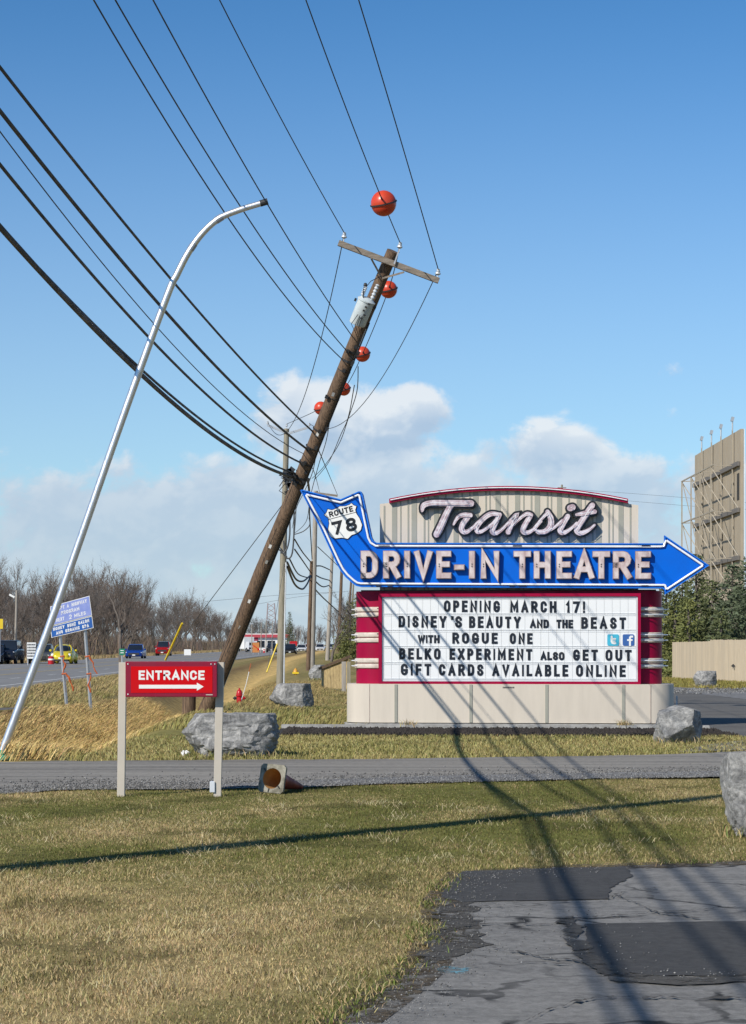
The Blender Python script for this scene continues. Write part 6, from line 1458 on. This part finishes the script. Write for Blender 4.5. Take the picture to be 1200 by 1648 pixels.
def bare_tree(seed, H, spread, lean=0.0, dens=1.0):
    """returns (trunk MB, twig MB)"""
    rr = random.Random(seed); T = MB(); V = []; Fs = []
    def twig(p, d, L, w):
        s = d.cross(Vector((rr.gauss(0, 1), rr.gauss(0, 1), rr.gauss(0, 1))))
        if s.length < 1e-3: return
        s = s.normalized()*w; b = len(V); bend = Vector((rr.gauss(0, .2), rr.gauss(0, .2), rr.gauss(.1, .2)))
        V.extend([p-s, p+s, p+d*L*.55+bend*L*.3+s*.6, p+d*L*.55+bend*L*.3-s*.6, p+d*L+bend*L]); Fs.extend([(b, b+1, b+2, b+3), (b+3, b+2, b+4)])
    def grow(p, d, L, r, lv):
        pts = [p]; rs = [r]; n = 4 if lv < 2 else 3
        for i in range(n):
            d = (d+Vector((rr.gauss(0, .13), rr.gauss(0, .13), .07+rr.gauss(0, .08)))).normalized(); p = p+d*L/n; pts.append(p); rs.append(r*(1-.55*(i+1)/n))
        T.tube(pts, rs, 6 if lv == 0 else (5 if lv == 1 else 3), caps=False)
        if lv >= 3:
            for i in range(int(9*dens)):
                q = pts[rr.randrange(1, len(pts))]; e = (d+Vector((rr.gauss(0, .6), rr.gauss(0, .6), rr.gauss(.15, .45)))).normalized(); twig(q, e, rr.uniform(.35, .95)*H/10, .011)
            return
        nb_ = (5, 4, 4)[lv]
        for i in range(nb_):
            k = rr.uniform(.35 if lv else .30, 1.0); j = min(int(k*n), n-1); q = pts[j].lerp(pts[j+1], k*n-j)
            a = rr.uniform(0, 6.28); sp = spread*rr.uniform(.55, 1.1); e = (d*1.0+Vector((math.cos(a)*sp, math.sin(a)*sp, rr.uniform(-.1, .25)))).normalized()
            grow(q, e, L*rr.uniform(.5, .72), max(r*(1-.5*k)*.6, .016), lv+1)
        grow(p, d, L*.62, rs[-1], lv+1)
    grow(Vector((0, 0, -.2)), Vector((lean, 0, 1)).normalized(), H*.42, H*.019, 0)
    tw = MB(); tw.v = [tuple(v) for v in V]; tw.f = Fs; return T, tw
PROTO = []
for i, (H, s, ln) in enumerate(((10, .75, .05), (10, .6, -.05), (10, .9, .12), (10, .5, 0), (10, .85, -.12), (10, .65, .08), (10, .7, .3))):
    T, tw = bare_tree(100+i, H, s, ln); zt_ = max([v[2] for v in tw.v]+[v[2] for v in T.v])
    PROTO.append((T, tw, zt_))
pm_ = []
def bare(proto, x, Y, H, label, grp, rz, zb=.1, tw='twig'):
    T, t_, zt_ = PROTO[proto]; o = thing('bare_tree', label, 'tree', (x, Y, zb), rz, grp); k = H/zt_; o.scale = (k, k, k)
    key = (proto, tw)
    for nm, mb, m in (('trunk', T, 'bark'), ('crown', t_, tw)):
        me = CACHE.get((proto, nm, m))
        if me is None:
            ob = mb.build(nm, m, o, fix=False); CACHE[(proto, nm, m)] = ob.data
        else:
            ob = bpy.data.objects.new(nm, me); COL.objects.link(ob); ob.parent = o
    return o
CACHE = {}
rr = random.Random(55)
def skyline(px): return float(np.interp(px, [-60, 0, 40, 90, 140, 200, 250, 300, 340, 370, 400], [900, 900, 925, 918, 905, 925, 945, 950, 965, 985, 1000]))
def wood_label(px, row):
    where = 'at the left edge above the dark cars' if px < 45 else 'behind the tilted blue sign' if px < 150 else 'above the blue car' if px < 230 else 'above the red vehicle' if px < 300 else 'left of the leaning pole foot'
    return ('front row', 'middle row', 'back row')[row]+' bare tree of the wood '+where
k = 0; lab = []
for row, (off, hs_) in enumerate(((0, .80), (9, .95), (20, 1.05))):
    px = -45.0
    while px < 385:
        kx = (px-CX)/F; Y = -(31.0+off)/(kx-ROADK) if kx-ROADK < -.02 else 900
        Y *= rr.uniform(.94, 1.05); p = at(px, skyline(px)+rr.uniform(0, 26), Y); H = max(5.0, (p.z)*hs_*rr.uniform(.95, 1.18))
        o = bare(rr.randrange(7), p.x, Y, H, wood_label(px, row), 'leafless trees of the wood across the road', rr.uniform(0, 6.3), .05, 'twig' if rr.random() < .6 else 'twig2')
        lab.append((px, o)); k += 1; px += rr.uniform(9, 17)*(1.0 if row else 1.15)
print('wood trees', k)
bare(6, at(165, 1037, 170).x, 182, 8.3, 'leaning bare tree with sweeping limbs right of the blue tilted sign', 'leafless trees of the wood across the road', 2.6, .1)
bare(2, at(533, 1037, 190).x, 190, 6.6, 'bare spreading tree between the far pale poles', 'leafless trees by the far poles', .5, .2, 'twig2')
bare(4, at(546, 1037, 230).x, 232, 7.4, 'bare tree behind the dark brown far pole', 'leafless trees by the far poles', 1.5, .2, 'twig2')
for i, px in enumerate(np.arange(366, 560, 5.2)):
    Y = 760+60*math.sin(i*2.1); p = at(px, 996+9*math.sin(i*1.3)+rr.uniform(-6, 6)+(14 if px > 480 else 0), Y); bare(i % 7, p.x, Y, max(5, p.z-.1), 'hazy bare tree on the far skyline '+('above the red banded building' if px < 445 else 'between the grey pole and the short dark pole' if px < 495 else 'behind the pale far poles'), 'leafless trees on the far skyline', i*1.7, .1, 'twig2')
for i in range(5): p = at(1196+rr.uniform(-4, 18), 930+rr.uniform(-15, 20), 140+4*i); bare(i, p.x, p.y, p.z, 'bare tree behind the evergreens at the right edge', 'leafless trees at the right edge', i, 0, 'twig2')
# undergrowth along the edge of the wood
n = 42000; rg = np.random.default_rng(5); kx = rg.uniform(-.190, -.055, n); off = 29.5+rg.gamma(2.0, 5, n); Yb = np.clip(-off/(kx-ROADK), 120, 900); Xb = kx*Yb
hgt = rg.uniform(.8, 3.6, n)*(.6+.8*fbm(Xb*.2, Yb*.05, 4, 2)); c = np.where(rg.random((n, 1)) < .35, np.array((.21, .155, .10)), np.array((.125, .10, .085)))
blades('undergrowth', Xb, Yb, hgt, .05+.03*rg.random(n), tint(c, .25), rg.uniform(.1, .7, n), z=np.zeros(n)+.05)
n = 9000; Yv = rg.uniform(120, 600, n); Xv = ROADK*Yv-26.3-rg.uniform(0, 3.2, n); blades('far_verge_grass', Xv, Yv, rg.uniform(.15, .5, n), .08+0*Xv, tint(np.tile((.33, .25, .13), (n, 1)), .2), rg.uniform(.2, .9, n), z=np.zeros(n)+.07)
# weeds at the plinth
for i, (x, y) in enumerate(((658, 1174), (1000, 1180), (1002, 1183))):
    p = at(x, y, 42.0); X = p.x+RNG.normal(0, .07, 60); Y = 42.0-.06*(X-2.6)+RNG.normal(0, .05, 60)-.1; blades('dry_weed', X, Y, RNG.uniform(.08, .22, 60), .012+0*X, tint(np.tile((.42, .32, .16), (60, 1)), .2), RNG.uniform(.3, 1.1, 60), z=np.zeros(60)+.03)
